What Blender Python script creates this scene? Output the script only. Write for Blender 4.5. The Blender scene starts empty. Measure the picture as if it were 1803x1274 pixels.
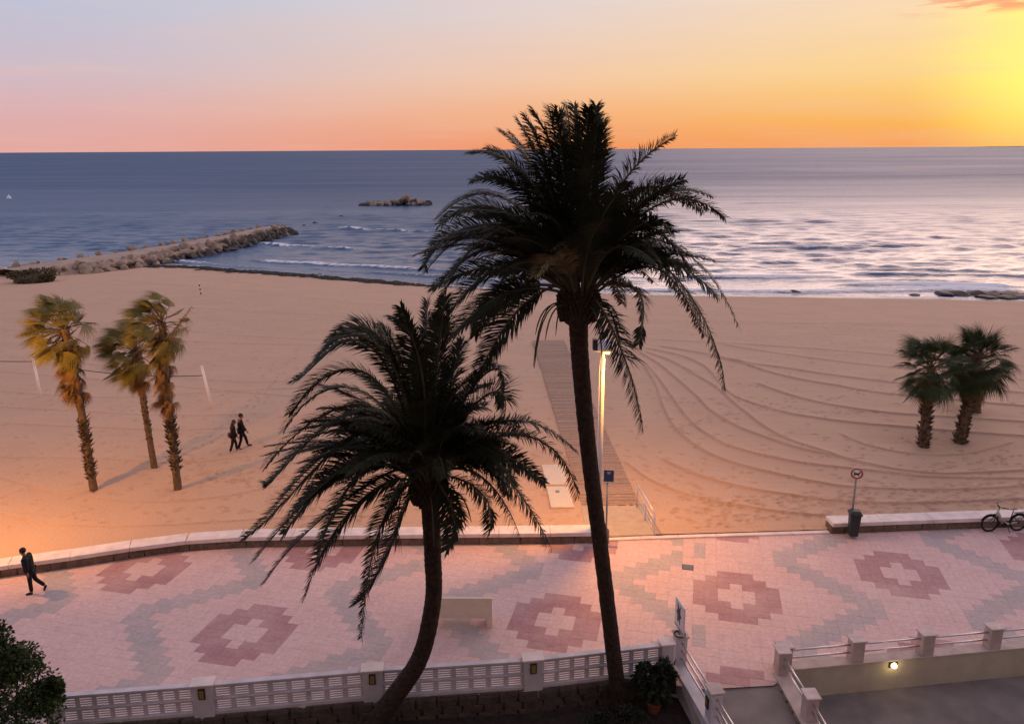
import bpy, bmesh, math, random
import numpy as np
from mathutils import Vector, Matrix

random.seed(7); np.random.seed(7)
scene = bpy.context.scene
col = scene.collection
R = math.radians

def lin(r, g, b):
    f = lambda c: (c/255/12.92) if c/255 <= .04045 else ((c/255+.055)/1.055)**2.4
    return (f(r), f(g), f(b), 1.0)

# ------------------------------------------------------------------ camera
FPX, CXP, CYP, HCAM = 1400.0, 901.5, 637.0, 14.0          # focal length and centre in photo pixels, eye height
PITCH = math.atan(374/FPX); ROLL = R(.35)
cp_, sp_ = math.cos(PITCH), math.sin(PITCH)
cam_d = bpy.data.cameras.new('camera'); cam = bpy.data.objects.new('camera', cam_d); col.objects.link(cam)
cam_d.sensor_width = 36; cam_d.lens = 36*FPX/1803; cam_d.clip_start = .1; cam_d.clip_end = 60000
cam.matrix_world = Matrix.Translation((0, 0, HCAM)) @ Matrix.Rotation(math.pi/2-PITCH, 4, 'X') @ Matrix.Rotation(-ROLL, 4, 'Z')
scene.camera = cam

# ------------------------------------------------------------------ sky (dusk: lavender overhead, orange towards the set sun)
SUN_AZ, SUN_EL = R(33.0), R(5.2)
world = bpy.data.worlds.new('World'); scene.world = world; world.use_nodes = True
wn = world.node_tree.nodes; wl = world.node_tree.links; wn.clear()
def W(t, **k):
    n = wn.new(t)
    for a, b in k.items(): setattr(n, a, b)
    return n
def wm(op, a, b=None, clamp=False):
    n = W('ShaderNodeMath', operation=op, use_clamp=clamp)
    for i, v in enumerate((a, b)):
        if v is None: continue
        if isinstance(v, (int, float)): n.inputs[i].default_value = v
        else: wl.new(v, n.inputs[i])
    return n.outputs[0]
def wmap(v, a, b, smooth=True):
    n = W('ShaderNodeMapRange', interpolation_type='SMOOTHSTEP' if smooth else 'LINEAR'); wl.new(v, n.inputs[0])
    n.inputs[1].default_value = a; n.inputs[2].default_value = b; return n.outputs[0]
def wramp(v, stops):
    n = W('ShaderNodeValToRGB'); cr = n.color_ramp; wl.new(v, n.inputs[0])
    while len(cr.elements) < len(stops): cr.elements.new(.5)
    for e, (p, c) in zip(cr.elements, stops): e.position = p; e.color = lin(*c)
    return n.outputs[0]
def wmix(f, a, b):
    n = W('ShaderNodeMix', data_type='RGBA'); wl.new(f, n.inputs[0])
    for i, v in ((6, a), (7, b)):
        if isinstance(v, tuple): n.inputs[i].default_value = v
        else: wl.new(v, n.inputs[i])
    return n.outputs[2]
tc = W('ShaderNodeTexCoord'); sep = W('ShaderNodeSeparateXYZ'); wl.new(tc.outputs['Generated'], sep.inputs[0])
el = wm('MAXIMUM', sep.outputs[2], 0.0)
hl = wm('SQRT', wm('MAXIMUM', wm('SUBTRACT', 1.0, wm('MULTIPLY', sep.outputs[2], sep.outputs[2])), 1e-5))
ca = wm('DIVIDE', wm('ADD', wm('MULTIPLY', sep.outputs[0], math.sin(SUN_AZ)), wm('MULTIPLY', sep.outputs[1], math.cos(SUN_AZ))), hl)
az = wm('ARCCOSINE', wm('MINIMUM', wm('MAXIMUM', ca, -1.0), 1.0))
rN = wramp(el, [(0, (250, 160, 78)), (.035, (253, 188, 92)), (.08, (254, 214, 138)), (.165, (253, 222, 188)), (.4, (244, 216, 206)), (1, (190, 178, 198))])
rM = wramp(el, [(0, (243, 152, 104)), (.04, (246, 178, 130)), (.08, (244, 200, 168)), (.165, (226, 212, 210)), (.4, (212, 196, 206)), (1, (190, 178, 198))])
rF = wramp(el, [(0, (228, 168, 160)), (.04, (222, 176, 176)), (.085, (206, 188, 200)), (.165, (187, 196, 218)), (.4, (168, 170, 198)), (1, (190, 178, 198))])
sky = wmix(wmap(az, R(2), R(36)), rN, rM)
sky = wmix(wmap(az, R(26), R(66)), sky, rF)
# glow round the sun
sd = Vector((math.sin(SUN_AZ)*math.cos(SUN_EL), math.cos(SUN_AZ)*math.cos(SUN_EL), math.sin(SUN_EL)))
dt = W('ShaderNodeVectorMath', operation='DOT_PRODUCT'); wl.new(tc.outputs['Generated'], dt.inputs[0]); dt.inputs[1].default_value = sd
ang = wm('ARCCOSINE', wm('MINIMUM', dt.outputs['Value'], 1.0))
g1 = wm('POWER', wmap(ang, R(9.5), 0.0), 1.3)
sky = wmix(g1, sky, (1.1, 1.0, .20, 1))
# thin wisps of cloud above the sun
mp = W('ShaderNodeMapping'); mp.inputs['Scale'].default_value = (7, 7, 60); wl.new(tc.outputs['Generated'], mp.inputs[0])
nz = W('ShaderNodeTexNoise'); nz.inputs['Scale'].default_value = 2.2; nz.inputs['Detail'].default_value = 4; wl.new(mp.outputs[0], nz.inputs['Vector'])
cm = wm('MULTIPLY', wmap(nz.outputs[0], .40, .54), wm('MULTIPLY', wmap(el, .127, .136), wm('MULTIPLY', wmap(el, .30, .2), wmap(az, R(9.5), R(5)))))
sky = wmix(wm('MULTIPLY', cm, .85), sky, lin(252, 160, 118))
mp2 = W('ShaderNodeMapping'); mp2.inputs['Scale'].default_value = (2.2, 2.2, 26); mp2.inputs['Rotation'].default_value = (R(4), R(5), 0); wl.new(tc.outputs['Generated'], mp2.inputs[0])
nz2 = W('ShaderNodeTexNoise'); nz2.inputs['Scale'].default_value = 1.6; nz2.inputs['Detail'].default_value = 7; nz2.inputs['Roughness'].default_value = .6; wl.new(mp2.outputs[0], nz2.inputs['Vector'])
sky = wmix(wm('MULTIPLY', wmap(nz2.outputs[0], .46, .72), .22), sky, lin(238, 196, 176))      # thin high haze
bg = W('ShaderNodeBackground'); bg.inputs[1].default_value = 1.0; wl.new(sky, bg.inputs[0])
wo = W('ShaderNodeOutputWorld'); wl.new(bg.outputs[0], wo.inputs[0])

# ------------------------------------------------------------------ sun, just above the horizon behind the right edge of the view
sun_d = bpy.data.lights.new('sun', 'SUN'); sun = bpy.data.objects.new('sun', sun_d); col.objects.link(sun)
sun_d.energy = 1.5; sun_d.angle = R(52); sun_d.color = (1, .70, .64)
sun.rotation_euler = (-sd).to_track_quat('-Z', 'Y').to_euler()

vs = scene.view_settings; vs.view_transform = 'Standard'; vs.look = 'None'; vs.exposure = 0; vs.gamma = 1; vs.use_curve_mapping = False

# ------------------------------------------------------------------ survey helpers: photo pixel -> place in the world
def ray(x, y):
    a = (x-CXP)/FPX; b = (CYP-y)/FPX; c, s = math.cos(ROLL), math.sin(ROLL)
    a, b = a*c+b*s, -a*s+b*c
    return Vector((a, cp_+b*sp_, -sp_+b*cp_))
def G(x, y, z=0.0):                     # point of the level z
    d = ray(x, y); return d*((z-HCAM)/d.z)+Vector((0, 0, HCAM))
def at(x, y, Y):                        # point at forward distance Y
    d = ray(x, y); return d*(Y/d.y)+Vector((0, 0, HCAM))

# ------------------------------------------------------------------ materials
MATS = {}
def mat(name, c, rough=.7, var=.12, scale=6.0, bump=0.0, bscale=40.0, metal=0.0, c2=None, spec=.3, detail=5.0, emit=None, world_co=True):
    if name in MATS: return MATS[name]
    m = bpy.data.materials.new(name); m.use_nodes = True; nt = m.node_tree; N = nt.nodes; L = nt.links
    p = N['Principled BSDF']; p.inputs['Roughness'].default_value = rough; p.inputs['Metallic'].default_value = metal
    p.inputs['Specular IOR Level'].default_value = spec
    geo = N.new('ShaderNodeNewGeometry')
    nz = N.new('ShaderNodeTexNoise'); nz.inputs['Scale'].default_value = scale; nz.inputs['Detail'].default_value = detail
    L.new(geo.outputs['Position'], nz.inputs['Vector'])
    mx = N.new('ShaderNodeMix'); mx.data_type = 'RGBA'
    ra = N.new('ShaderNodeMapRange'); ra.inputs[1].default_value = .3; ra.inputs[2].default_value = .7; L.new(nz.outputs[0], ra.inputs[0]); L.new(ra.outputs[0], mx.inputs[0])
    c = tuple(c[:3]); lo = tuple(v*(1-var) for v in c) if c2 is None else c2; hi = tuple(min(1, v*(1+var)) for v in c) if c2 is None else c
    mx.inputs[6].default_value = (*lo[:3], 1); mx.inputs[7].default_value = (*hi[:3], 1)
    L.new(mx.outputs[2], p.inputs['Base Color'])
    if bump:
        b = N.new('ShaderNodeBump'); b.inputs['Strength'].default_value = bump; b.inputs['Distance'].default_value = .05
        n2 = N.new('ShaderNodeTexNoise'); n2.inputs['Scale'].default_value = bscale; n2.inputs['Detail'].default_value = 4
        L.new(geo.outputs['Position'], n2.inputs['Vector']); L.new(n2.outputs[0], b.inputs['Height']); L.new(b.outputs[0], p.inputs['Normal'])
    if emit:
        p.inputs['Emission Color'].default_value = (*emit[0], 1); p.inputs['Emission Strength'].default_value = emit[1]
    MATS[name] = m; return m

# ------------------------------------------------------------------ mesh builder
class MB:
    def __init__(s): s.v = []; s.f = []; s.m = []
    def add(s, vs, fs, mi=0):
        o = len(s.v); s.v += [tuple(v) for v in vs]
        for f in fs: s.f.append(tuple(i+o for i in f)); s.m.append(mi)
    def box(s, c, size, rz=0.0, mi=0, mtx=None):
        x, y, z = (d/2 for d in size); pts = [Vector((a*x, b*y, d*z)) for d in (-1, 1) for b in (-1, 1) for a in (-1, 1)]
        M_ = Matrix.Translation(Vector(c)) @ (mtx if mtx is not None else Matrix.Rotation(rz, 4, 'Z'))
        s.add([M_ @ p for p in pts], [(0, 2, 3, 1), (4, 5, 7, 6), (0, 1, 5, 4), (2, 6, 7, 3), (0, 4, 6, 2), (1, 3, 7, 5)], mi)
    def tube(s, pts, rad, n=8, cap=True, mi=0, rough=0.0):
        pts = [Vector(p) for p in pts]; k = len(pts)
        if not hasattr(rad, '__len__'): rad = [rad]*k
        side = None; vs = []
        for i in range(k):
            t = (pts[min(i+1, k-1)]-pts[max(i-1, 0)]).normalized()
            if side is None:
                side = t.cross(Vector((0, 0, 1)) if abs(t.z) < .95 else Vector((0, 1, 0))).normalized()
            side = (side-t*side.dot(t)).normalized(); up = side.cross(t)
            for j in range(n):
                a = 2*math.pi*j/n; r = rad[i]*(1+(random.uniform(-rough, rough) if rough else 0))
                vs.append(pts[i]+side*math.cos(a)*r+up*math.sin(a)*r)
        fs = [(i*n+j, i*n+(j+1) % n, (i+1)*n+(j+1) % n, (i+1)*n+j) for i in range(k-1) for j in range(n)]
        if cap: fs += [tuple(range(n-1, -1, -1)), tuple((k-1)*n+j for j in range(n))]
        s.add(vs, fs, mi)
    def lathe(s, prof, n=20, c=(0, 0, 0), mi=0, mtx=None):
        c = Vector(c); vs = []
        for r, z in prof:
            for j in range(n):
                a = 2*math.pi*j/n; p = Vector((r*math.cos(a), r*math.sin(a), z)); vs.append((mtx @ p if mtx is not None else p)+c)
        k = len(prof); fs = [(i*n+j, i*n+(j+1) % n, (i+1)*n+(j+1) % n, (i+1)*n+j) for i in range(k-1) for j in range(n)]
        fs += [tuple(range(n-1, -1, -1)), tuple((k-1)*n+j for j in range(n))]
        s.add(vs, fs, mi)
    def torus(s, c, R0, r, mtx=None, n=32, k=8, mi=0):
        mtx = mtx or Matrix.Identity(4); c = Vector(c); vs = []
        for i in range(n):
            a = 2*math.pi*i/n
            for j in range(k):
                b = 2*math.pi*j/k; q = R0+r*math.cos(b); vs.append(mtx @ Vector((q*math.cos(a), q*math.sin(a), r*math.sin(b)))+c)
        s.add(vs, [(i*k+j, ((i+1) % n)*k+j, ((i+1) % n)*k+(j+1) % k, i*k+(j+1) % k) for i in range(n) for j in range(k)], mi)
    def prism(s, poly, z0, z1, mi=0, mtx=None):
        n = len(poly); M_ = mtx or Matrix.Identity(4)
        s.add([M_ @ Vector((x, y, z0)) for x, y in poly]+[M_ @ Vector((x, y, z1)) for x, y in poly],
              [tuple(range(n-1, -1, -1)), tuple(range(n, 2*n))]+[(i, (i+1) % n, n+(i+1) % n, n+i) for i in range(n)], mi)
    def mesh(s, name, mats, smooth=False):
        me = bpy.data.meshes.new(name); me.from_pydata(s.v, [], s.f)
        for m in (mats if isinstance(mats, (list, tuple)) else [mats]): me.materials.append(m)
        if any(s.m): me.polygons.foreach_set('material_index', s.m)
        if smooth: me.polygons.foreach_set('use_smooth', [True]*len(me.polygons))
        me.update(); return me
    def build(s, name, mats, parent=None, smooth=False, bevel=0.0):
        o = link(name, s.mesh(name, mats, smooth), parent)
        if bevel:
            b = o.modifiers.new('bevel', 'BEVEL'); b.width = bevel; b.segments = 2; b.limit_method = 'ANGLE'
        return o
def link(name, me, parent=None, loc=None, rot=None, scale=None):
    o = bpy.data.objects.new(name, me); col.objects.link(o)
    if parent is not None: o.parent = parent
    if loc is not None: o.location = loc
    if rot is not None: o.rotation_euler = rot
    if scale is not None: o.scale = scale
    return o
def tag(o, label=None, cat=None, group=None, kind=None):
    for k, v in (('label', label), ('category', cat), ('group', group), ('kind', kind)):
        if v: o[k] = v
    return o
def thing(name, label, cat, loc=(0, 0, 0), rz=0.0, group=None):
    o = bpy.data.objects.new(name, None); col.objects.link(o); o.location = loc; o.rotation_euler = (0, 0, rz); o.empty_display_size = .2
    return tag(o, label, cat, group)
def light(name, parent, loc, energy, color, radius=.1, spot=None, aim=None):
    d = bpy.data.lights.new(name, 'SPOT' if spot else 'POINT'); d.energy = energy; d.color = color; d.shadow_soft_size = radius
    if spot: d.spot_size = spot; d.spot_blend = .75
    o = bpy.data.objects.new(name, d); col.objects.link(o); o.parent = parent; o.location = loc
    if aim is not None: o.rotation_euler = Vector(aim).to_track_quat('-Z', 'Y').to_euler()
    return o
def vnoise(x, y, sc, seed=0, octaves=3):
    """smooth value noise on numpy arrays"""
    out = np.zeros_like(x); amp = 1.0; tot = 0
    for k in range(octaves):
        xx = x*sc+seed*17.3+k*5.1; yy = y*sc+seed*9.7+k*3.3
        xi = np.floor(xx).astype(np.int64); yi = np.floor(yy).astype(np.int64); fx = xx-xi; fy = yy-yi
        fx = fx*fx*(3-2*fx); fy = fy*fy*(3-2*fy)
        h = lambda a, b: ((np.sin((a*127.1+b*311.7+seed*74.7)*1.0)*43758.5453) % 1.0)
        out += amp*((h(xi, yi)*(1-fx)+h(xi+1, yi)*fx)*(1-fy)+(h(xi, yi+1)*(1-fx)+h(xi+1, yi+1)*fx)*fy); tot += amp; amp *= .5; sc *= 2
    return out/tot-.5
def grid_mesh(name, X, Y, Z, m, parent=None, attrs=None, kind='structure'):
    nr, nc = X.shape; n = nr*nc
    me = bpy.data.meshes.new(name); me.vertices.add(n)
    me.vertices.foreach_set('co', np.stack([X, Y, Z], -1).astype(np.float32).ravel())
    idx = np.arange(n).reshape(nr, nc); q = np.stack([idx[:-1, :-1], idx[:-1, 1:], idx[1:, 1:], idx[1:, :-1]], -1).reshape(-1, 4)
    me.loops.add(q.size); me.loops.foreach_set('vertex_index', q.ravel().astype(np.int32))
    me.polygons.add(len(q)); me.polygons.foreach_set('loop_start', (np.arange(len(q))*4).astype(np.int32)); me.polygons.foreach_set('loop_total', np.full(len(q), 4, np.int32))
    me.update(calc_edges=True); me.validate()
    me.polygons.foreach_set('use_smooth', np.ones(len(me.polygons), bool))
    for k, a in (attrs or {}).items():
        at_ = me.attributes.new(k, 'FLOAT', 'POINT'); at_.data.foreach_set('value', a.astype(np.float32).ravel())
    me.materials.append(m); o = link(name, me, parent)
    if kind: o['kind'] = kind
    return o
# ================================================================== THE SETTING
SEA_Z, GARDEN_Z, COURT_Z = -1.2, -.6, -.9
def nodes(m): m.use_nodes = True; return m.node_tree.nodes, m.node_tree.links, m.node_tree.nodes['Principled BSDF']

# ---- sand
def sand_material():
    m = bpy.data.materials.new('sand'); N, L, p = nodes(m)
    geo = N.new('ShaderNodeNewGeometry'); wet = N.new('ShaderNodeAttribute'); wet.attribute_name = 'wet'
    n1 = N.new('ShaderNodeTexNoise'); n1.inputs['Scale'].default_value = .35; n1.inputs['Detail'].default_value = 6; L.new(geo.outputs['Position'], n1.inputs['Vector'])
    cr = N.new('ShaderNodeMix'); cr.data_type = 'RGBA'; L.new(n1.outputs[0], cr.inputs[0]); cr.inputs[6].default_value = (.555, .36, .247, 1); cr.inputs[7].default_value = (.645, .43, .297, 1)
    n3 = N.new('ShaderNodeTexNoise'); n3.inputs['Scale'].default_value = 14; n3.inputs['Detail'].default_value = 6; L.new(geo.outputs['Position'], n3.inputs['Vector'])
    mr = N.new('ShaderNodeMapRange'); mr.inputs[1].default_value = .3; mr.inputs[2].default_value = .7; mr.inputs[3].default_value = .86; mr.inputs[4].default_value = 1.06; L.new(n3.outputs[0], mr.inputs[0])
    mu = N.new('ShaderNodeMix'); mu.data_type = 'RGBA'; mu.blend_type = 'MULTIPLY'; mu.inputs[0].default_value = 1; L.new(cr.outputs[2], mu.inputs[6]); L.new(mr.outputs[0], mu.inputs[7])
    w = N.new('ShaderNodeMix'); w.data_type = 'RGBA'; L.new(wet.outputs['Fac'], w.inputs[0]); L.new(mu.outputs[2], w.inputs[6]); w.inputs[7].default_value = (.17, .115, .09, 1)
    dmp = N.new('ShaderNodeAttribute'); dmp.attribute_name = 'track_shade'; w2 = N.new('ShaderNodeMix'); w2.data_type = 'RGBA'; L.new(dmp.outputs['Fac'], w2.inputs[0]); L.new(w.outputs[2], w2.inputs[6]); w2.inputs[7].default_value = (.34, .215, .155, 1)   # shade painted into the sand colour along rake lines and in footprints
    L.new(w2.outputs[2], p.inputs['Base Color'])
    rr = N.new('ShaderNodeMapRange'); rr.inputs[3].default_value = .95; rr.inputs[4].default_value = .22; L.new(wet.outputs['Fac'], rr.inputs[0]); L.new(rr.outputs[0], p.inputs['Roughness'])
    p.inputs['Specular IOR Level'].default_value = .25
    # raked streaks that run along the beach + grain
    mp = N.new('ShaderNodeMapping'); mp.inputs['Scale'].default_value = (.05, 1.1, 1); mp.inputs['Rotation'].default_value = (0, 0, R(4)); L.new(geo.outputs['Position'], mp.inputs[0])
    n2 = N.new('ShaderNodeTexNoise'); n2.inputs['Scale'].default_value = 1.6; n2.inputs['Detail'].default_value = 7; n2.inputs['Roughness'].default_value = .7; L.new(mp.outputs[0], n2.inputs['Vector'])
    b1 = N.new('ShaderNodeBump'); b1.inputs['Strength'].default_value = .55; b1.inputs['Distance'].default_value = .14; L.new(n2.outputs[0], b1.inputs['Height'])
    n4 = N.new('ShaderNodeTexNoise'); n4.inputs['Scale'].default_value = 5; n4.inputs['Detail'].default_value = 8; n4.inputs['Roughness'].default_value = .65; L.new(geo.outputs['Position'], n4.inputs['Vector'])
    b2 = N.new('ShaderNodeBump'); b2.inputs['Strength'].default_value = .3; b2.inputs['Distance'].default_value = .05; L.new(n4.outputs[0], b2.inputs['Height']); L.new(b1.outputs[0], b2.inputs['Normal'])
    L.new(b2.outputs[0], p.inputs['Normal']); return m

WATERLINE = np.array([(-130, 118), (-70, 109), (-60, 104.5), (-53, 106), (-47.6, 111), (-36, 105), (-29.4, 102.2), (-20, 97.4), (-10.7, 92.5), (0, 88.6), (12.3, 85.6), (21.4, 84.6), (33.6, 83.1), (44.5, 82.1), (52.7, 80.5), (110, 76)], float)
WALL_FRONT = [(-44, 15.5), (-30, 19.4), (-22.5, 22.5), (-17.5, 24.3), (-15.05, 25.05), (-12.43, 26.0), (-9.84, 26.33), (-6.3, 26.4), (-3, 26.45), (2.0, 26.5), (3.25, 26.52)]
WALL_FRONT_R = [(11.95, 27.12), (14.95, 27.32), (19.4, 27.6), (30, 28.2), (45, 29.2)]
wb = np.array(WALL_FRONT+[(5.4, 26.75), (11.8, 27.05)]+WALL_FRONT_R, float)

def seg_dist(X, Y, poly):
    d = np.full(X.shape, 1e9)
    x0, x1 = poly[:, 0].min()-1.5, poly[:, 0].max()+1.5; y0, y1 = poly[:, 1].min()-1.5, poly[:, 1].max()+1.5
    mk = (X > x0) & (X < x1) & (Y > y0) & (Y < y1); x = X[mk]; y = Y[mk]; dd = np.full(x.shape, 1e9); tt = np.zeros(x.shape)
    for k, (a, b) in enumerate(zip(poly[:-1], poly[1:])):
        ab = b-a; t = np.clip(((x-a[0])*ab[0]+(y-a[1])*ab[1])/(ab@ab+1e-9), 0, 1)
        q = np.hypot(x-a[0]-t*ab[0], y-a[1]-t*ab[1])
        cr = (ab[0]*(y-a[1])-ab[1]*(x-a[0]))
        up = q < dd; dd[up] = (q*np.where(cr >= 0, 1, -1))[up] if False else q[up]; tt[up] = np.where(cr >= 0, 1, -1)[up]
    d[mk] = dd*tt; return d
def smooth_poly(px, n=60):
    pts = np.array([tuple(G(x, y, .06))[:2] for x, y in px]); t = np.linspace(0, len(pts)-1, n); i = np.clip(t.astype(int), 0, len(pts)-2); f = (t-i)[:, None]
    p0 = pts[np.clip(i-1, 0, None)]; p1 = pts[i]; p2 = pts[i+1]; p3 = pts[np.clip(i+2, None, len(pts)-1)]
    return .5*((2*p1)+(-p0+p2)*f+(2*p0-5*p1+4*p2-p3)*f*f+(-p0+3*p1-3*p2+p3)*f**3)
zc = lambda L_: [(1040+x/2.363, 580+y/2.363) for x, y in L_]
RAKE = [zc([(240, 80), (380, 110), (480, 160), (570, 260), (650, 300), (800, 345), (1000, 378), (1150, 395), (1340, 410), (1800, 445)]),
        zc([(230, 95), (330, 130), (420, 180), (520, 240), (600, 310), (700, 390), (800, 450), (1000, 520), (1150, 560), (1300, 590), (1450, 605), (1600, 600), (1803, 590)]),
        zc([(210, 100), (290, 150), (350, 200), (430, 270), (500, 340), (600, 400), (700, 440), (850, 490), (980, 520)]),
        zc([(200, 120), (260, 180), (320, 260), (370, 330), (430, 400), (520, 460), (620, 500), (760, 535), (900, 560), (1080, 580), (1250, 600), (1400, 615), (1803, 625)]),
        zc([(220, 150), (270, 230), (300, 320), (350, 410), (430, 480), (520, 530), (640, 570), (800, 610), (950, 640), (1100, 660), (1300, 668), (1600, 665), (1850, 650)]),
        zc([(150, 560), (250, 630), (400, 690), (520, 720), (640, 740), (800, 765), (960, 780)]),
        zc([(310, 550), (420, 600), (550, 640), (680, 670), (850, 695), (1000, 715), (1250, 725), (1500, 720), (1850, 705)]),
        zc([(300, 70), (450, 95), (600, 130), (750, 180), (900, 215), (1050, 240), (1200, 265), (1300, 275), (1803, 320)]),
        zc([(500, 110), (650, 140), (800, 160), (1000, 190), (1200, 215), (1300, 225), (1803, 265)]),
        zc([(700, 230), (850, 280), (1000, 315), (1200, 345), (1350, 358), (1850, 388)]),
        zc([(560, 60), (800, 100), (1100, 140), (1400, 170), (1803, 210)]), zc([(300, 40), (700, 60), (1100, 92), (1500, 130), (1803, 150)]),
        zc([(1050, 440), (1150, 480), (1300, 510), (1450, 520), (1600, 505), (1750, 470)]),
        [(-60, 714), (0, 717), (150, 725), (300, 732), (420, 730)], [(-60, 741), (0, 745), (140, 752), (290, 758), (430, 752)], [(-60, 800), (0, 806), (150, 808), (310, 815), (420, 806), (520, 790)],
        [(-60, 835), (0, 843), (100, 868), (250, 884), (380, 876), (480, 857)], [(-60, 880), (0, 905), (110, 924), (250, 926), (420, 917), (600, 905)], [(0, 560), (200, 572), (420, 590), (620, 600)],
        [(150, 640), (350, 668), (500, 672), (700, 660)], [(0, 690), (200, 700), (380, 690), (600, 680)], [(0, 527), (300, 540), (700, 560)], [(0, 580), (300, 600), (560, 607)], [(820, 880), (830, 780), (850, 680), (880, 600)],
        [(0, 655), (220, 672), (420, 690), (560, 700)]]
k_ = .46e-4; ys = [25.2]
while ys[-1] < 128: ys.append(ys[-1]+max(.04, k_*ys[-1]**2))
ys = np.array(ys); ss = np.linspace(-1, 1, 980)
Yn = np.repeat(ys[:, None], len(ss), 1); X = ss[None, :]*(.72*Yn+9)
Y = Yn+(np.interp(X, wb[:, 0], wb[:, 1])-25.2+.30)*np.clip(1-(Yn-25.2)/18, 0, 1)
wlY = np.interp(X, WATERLINE[:, 0], WATERLINE[:, 1]); d = wlY-Y
Z = np.where(d > 0, np.minimum(.055*d, 1.28-.25*np.exp(-np.clip(d-20, 0, None)/6)), .09*d)+SEA_Z
Z = np.maximum(Z, -4)
Z += .10*vnoise(X, Y, .09, 1)+.05*vnoise(X, Y*2, .35, 2)+.02*vnoise(X, Y, 1.6, 3, 2)
for i, px in enumerate(RAKE):
    if i == 0: track_shade = np.zeros_like(X)
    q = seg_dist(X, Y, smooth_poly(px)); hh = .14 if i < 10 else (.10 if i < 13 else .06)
    Z += .72*hh*np.where(q > 0, np.exp(-np.abs(q)/.34), np.exp(-(q/.05)**2)); track_shade = np.maximum(track_shade, (.6 if i < 10 else (.48 if i < 13 else .22))*np.exp(-((q+.035)/.045)**2)*np.clip(.75+1.6*vnoise(X, Y, .6, 60+i, 2), .2, 1))
# footprints: trodden trails near the wall and across the sand
def trail(a, b, n, jit=.35):
    a = G(*a, .06); b = G(*b, .06); out = []
    for i in range(n):
        t = (i+random.random()*.4)/n; p = a.lerp(b, t); out.append((p.x+random.gauss(0, jit), p.y+random.gauss(0, jit), math.atan2(b.y-a.y, b.x-a.x)+random.gauss(0, .3)))
    return out
FP = []
for a, b, n in [((1180, 905), (1803, 845), 90), ((1200, 885), (1803, 870), 70), ((1230, 915), (1480, 900), 30), ((1500, 900), (1803, 880), 50), ((1120, 800), (1300, 930), 25), ((1180, 760), (1400, 700), 40), ((1450, 700), (1803, 640), 40),
                ((1130, 700), (1560, 730), 40), ((520, 880), (300, 800), 40), ((470, 870), (640, 920), 30), ((300, 850), (560, 830), 30), ((350, 790), (520, 640), 40), ((560, 620), (900, 600), 40), ((1200, 560), (1803, 590), 70), ((1500, 850), (1803, 800), 45), ((560, 560), (300, 900), 40)]: FP += trail(a, b, n)
for _ in range(1100):
    p = G(random.uniform(-20, 1820), random.uniform(540, 930), .06); FP.append((p.x, p.y, random.uniform(0, 6.3)))
for fx, fy, fa in FP:
    r = np.nonzero(np.abs(ys-fy) < 3)[0]
    if not len(r): continue
    sl = slice(r[0], r[-1]+1); dx = X[sl]-fx; dy = Y[sl]-fy; mk = (np.abs(dx) < .5) & (np.abs(dy) < .5)
    if not mk.any(): continue
    c, s = math.cos(fa), math.sin(fa); u = (dx*c+dy*s)[mk]; w = (-dx*s+dy*c)[mk]; e = (u/.16)**2+(w/.075)**2
    zz = Z[sl]; track_shade[sl][mk] = np.maximum(track_shade[sl][mk], .3*np.exp(-e)); zz[mk] += -.045*np.exp(-e)+.014*np.exp(-(np.sqrt(e)-1.7)**2*3)
for cx, cy in [(19.99, 36.27), (22.04, 36.78)]:
    Z -= .16*np.exp(-((X-21)**2/7.0+(Y-36.3)**2/2.2))/2
wet = np.clip(1-(d-.6)/2.6, 0, 1)*np.where(d > 24, 0, 1); wet = np.clip(wet+.5*vnoise(X, Y, .4, 5)*(d < 5)*(d > .2), 0, 1)
sand = grid_mesh('beach_sand', X, Y, Z, sand_material(), attrs={'wet': wet, 'track_shade': track_shade})

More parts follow.
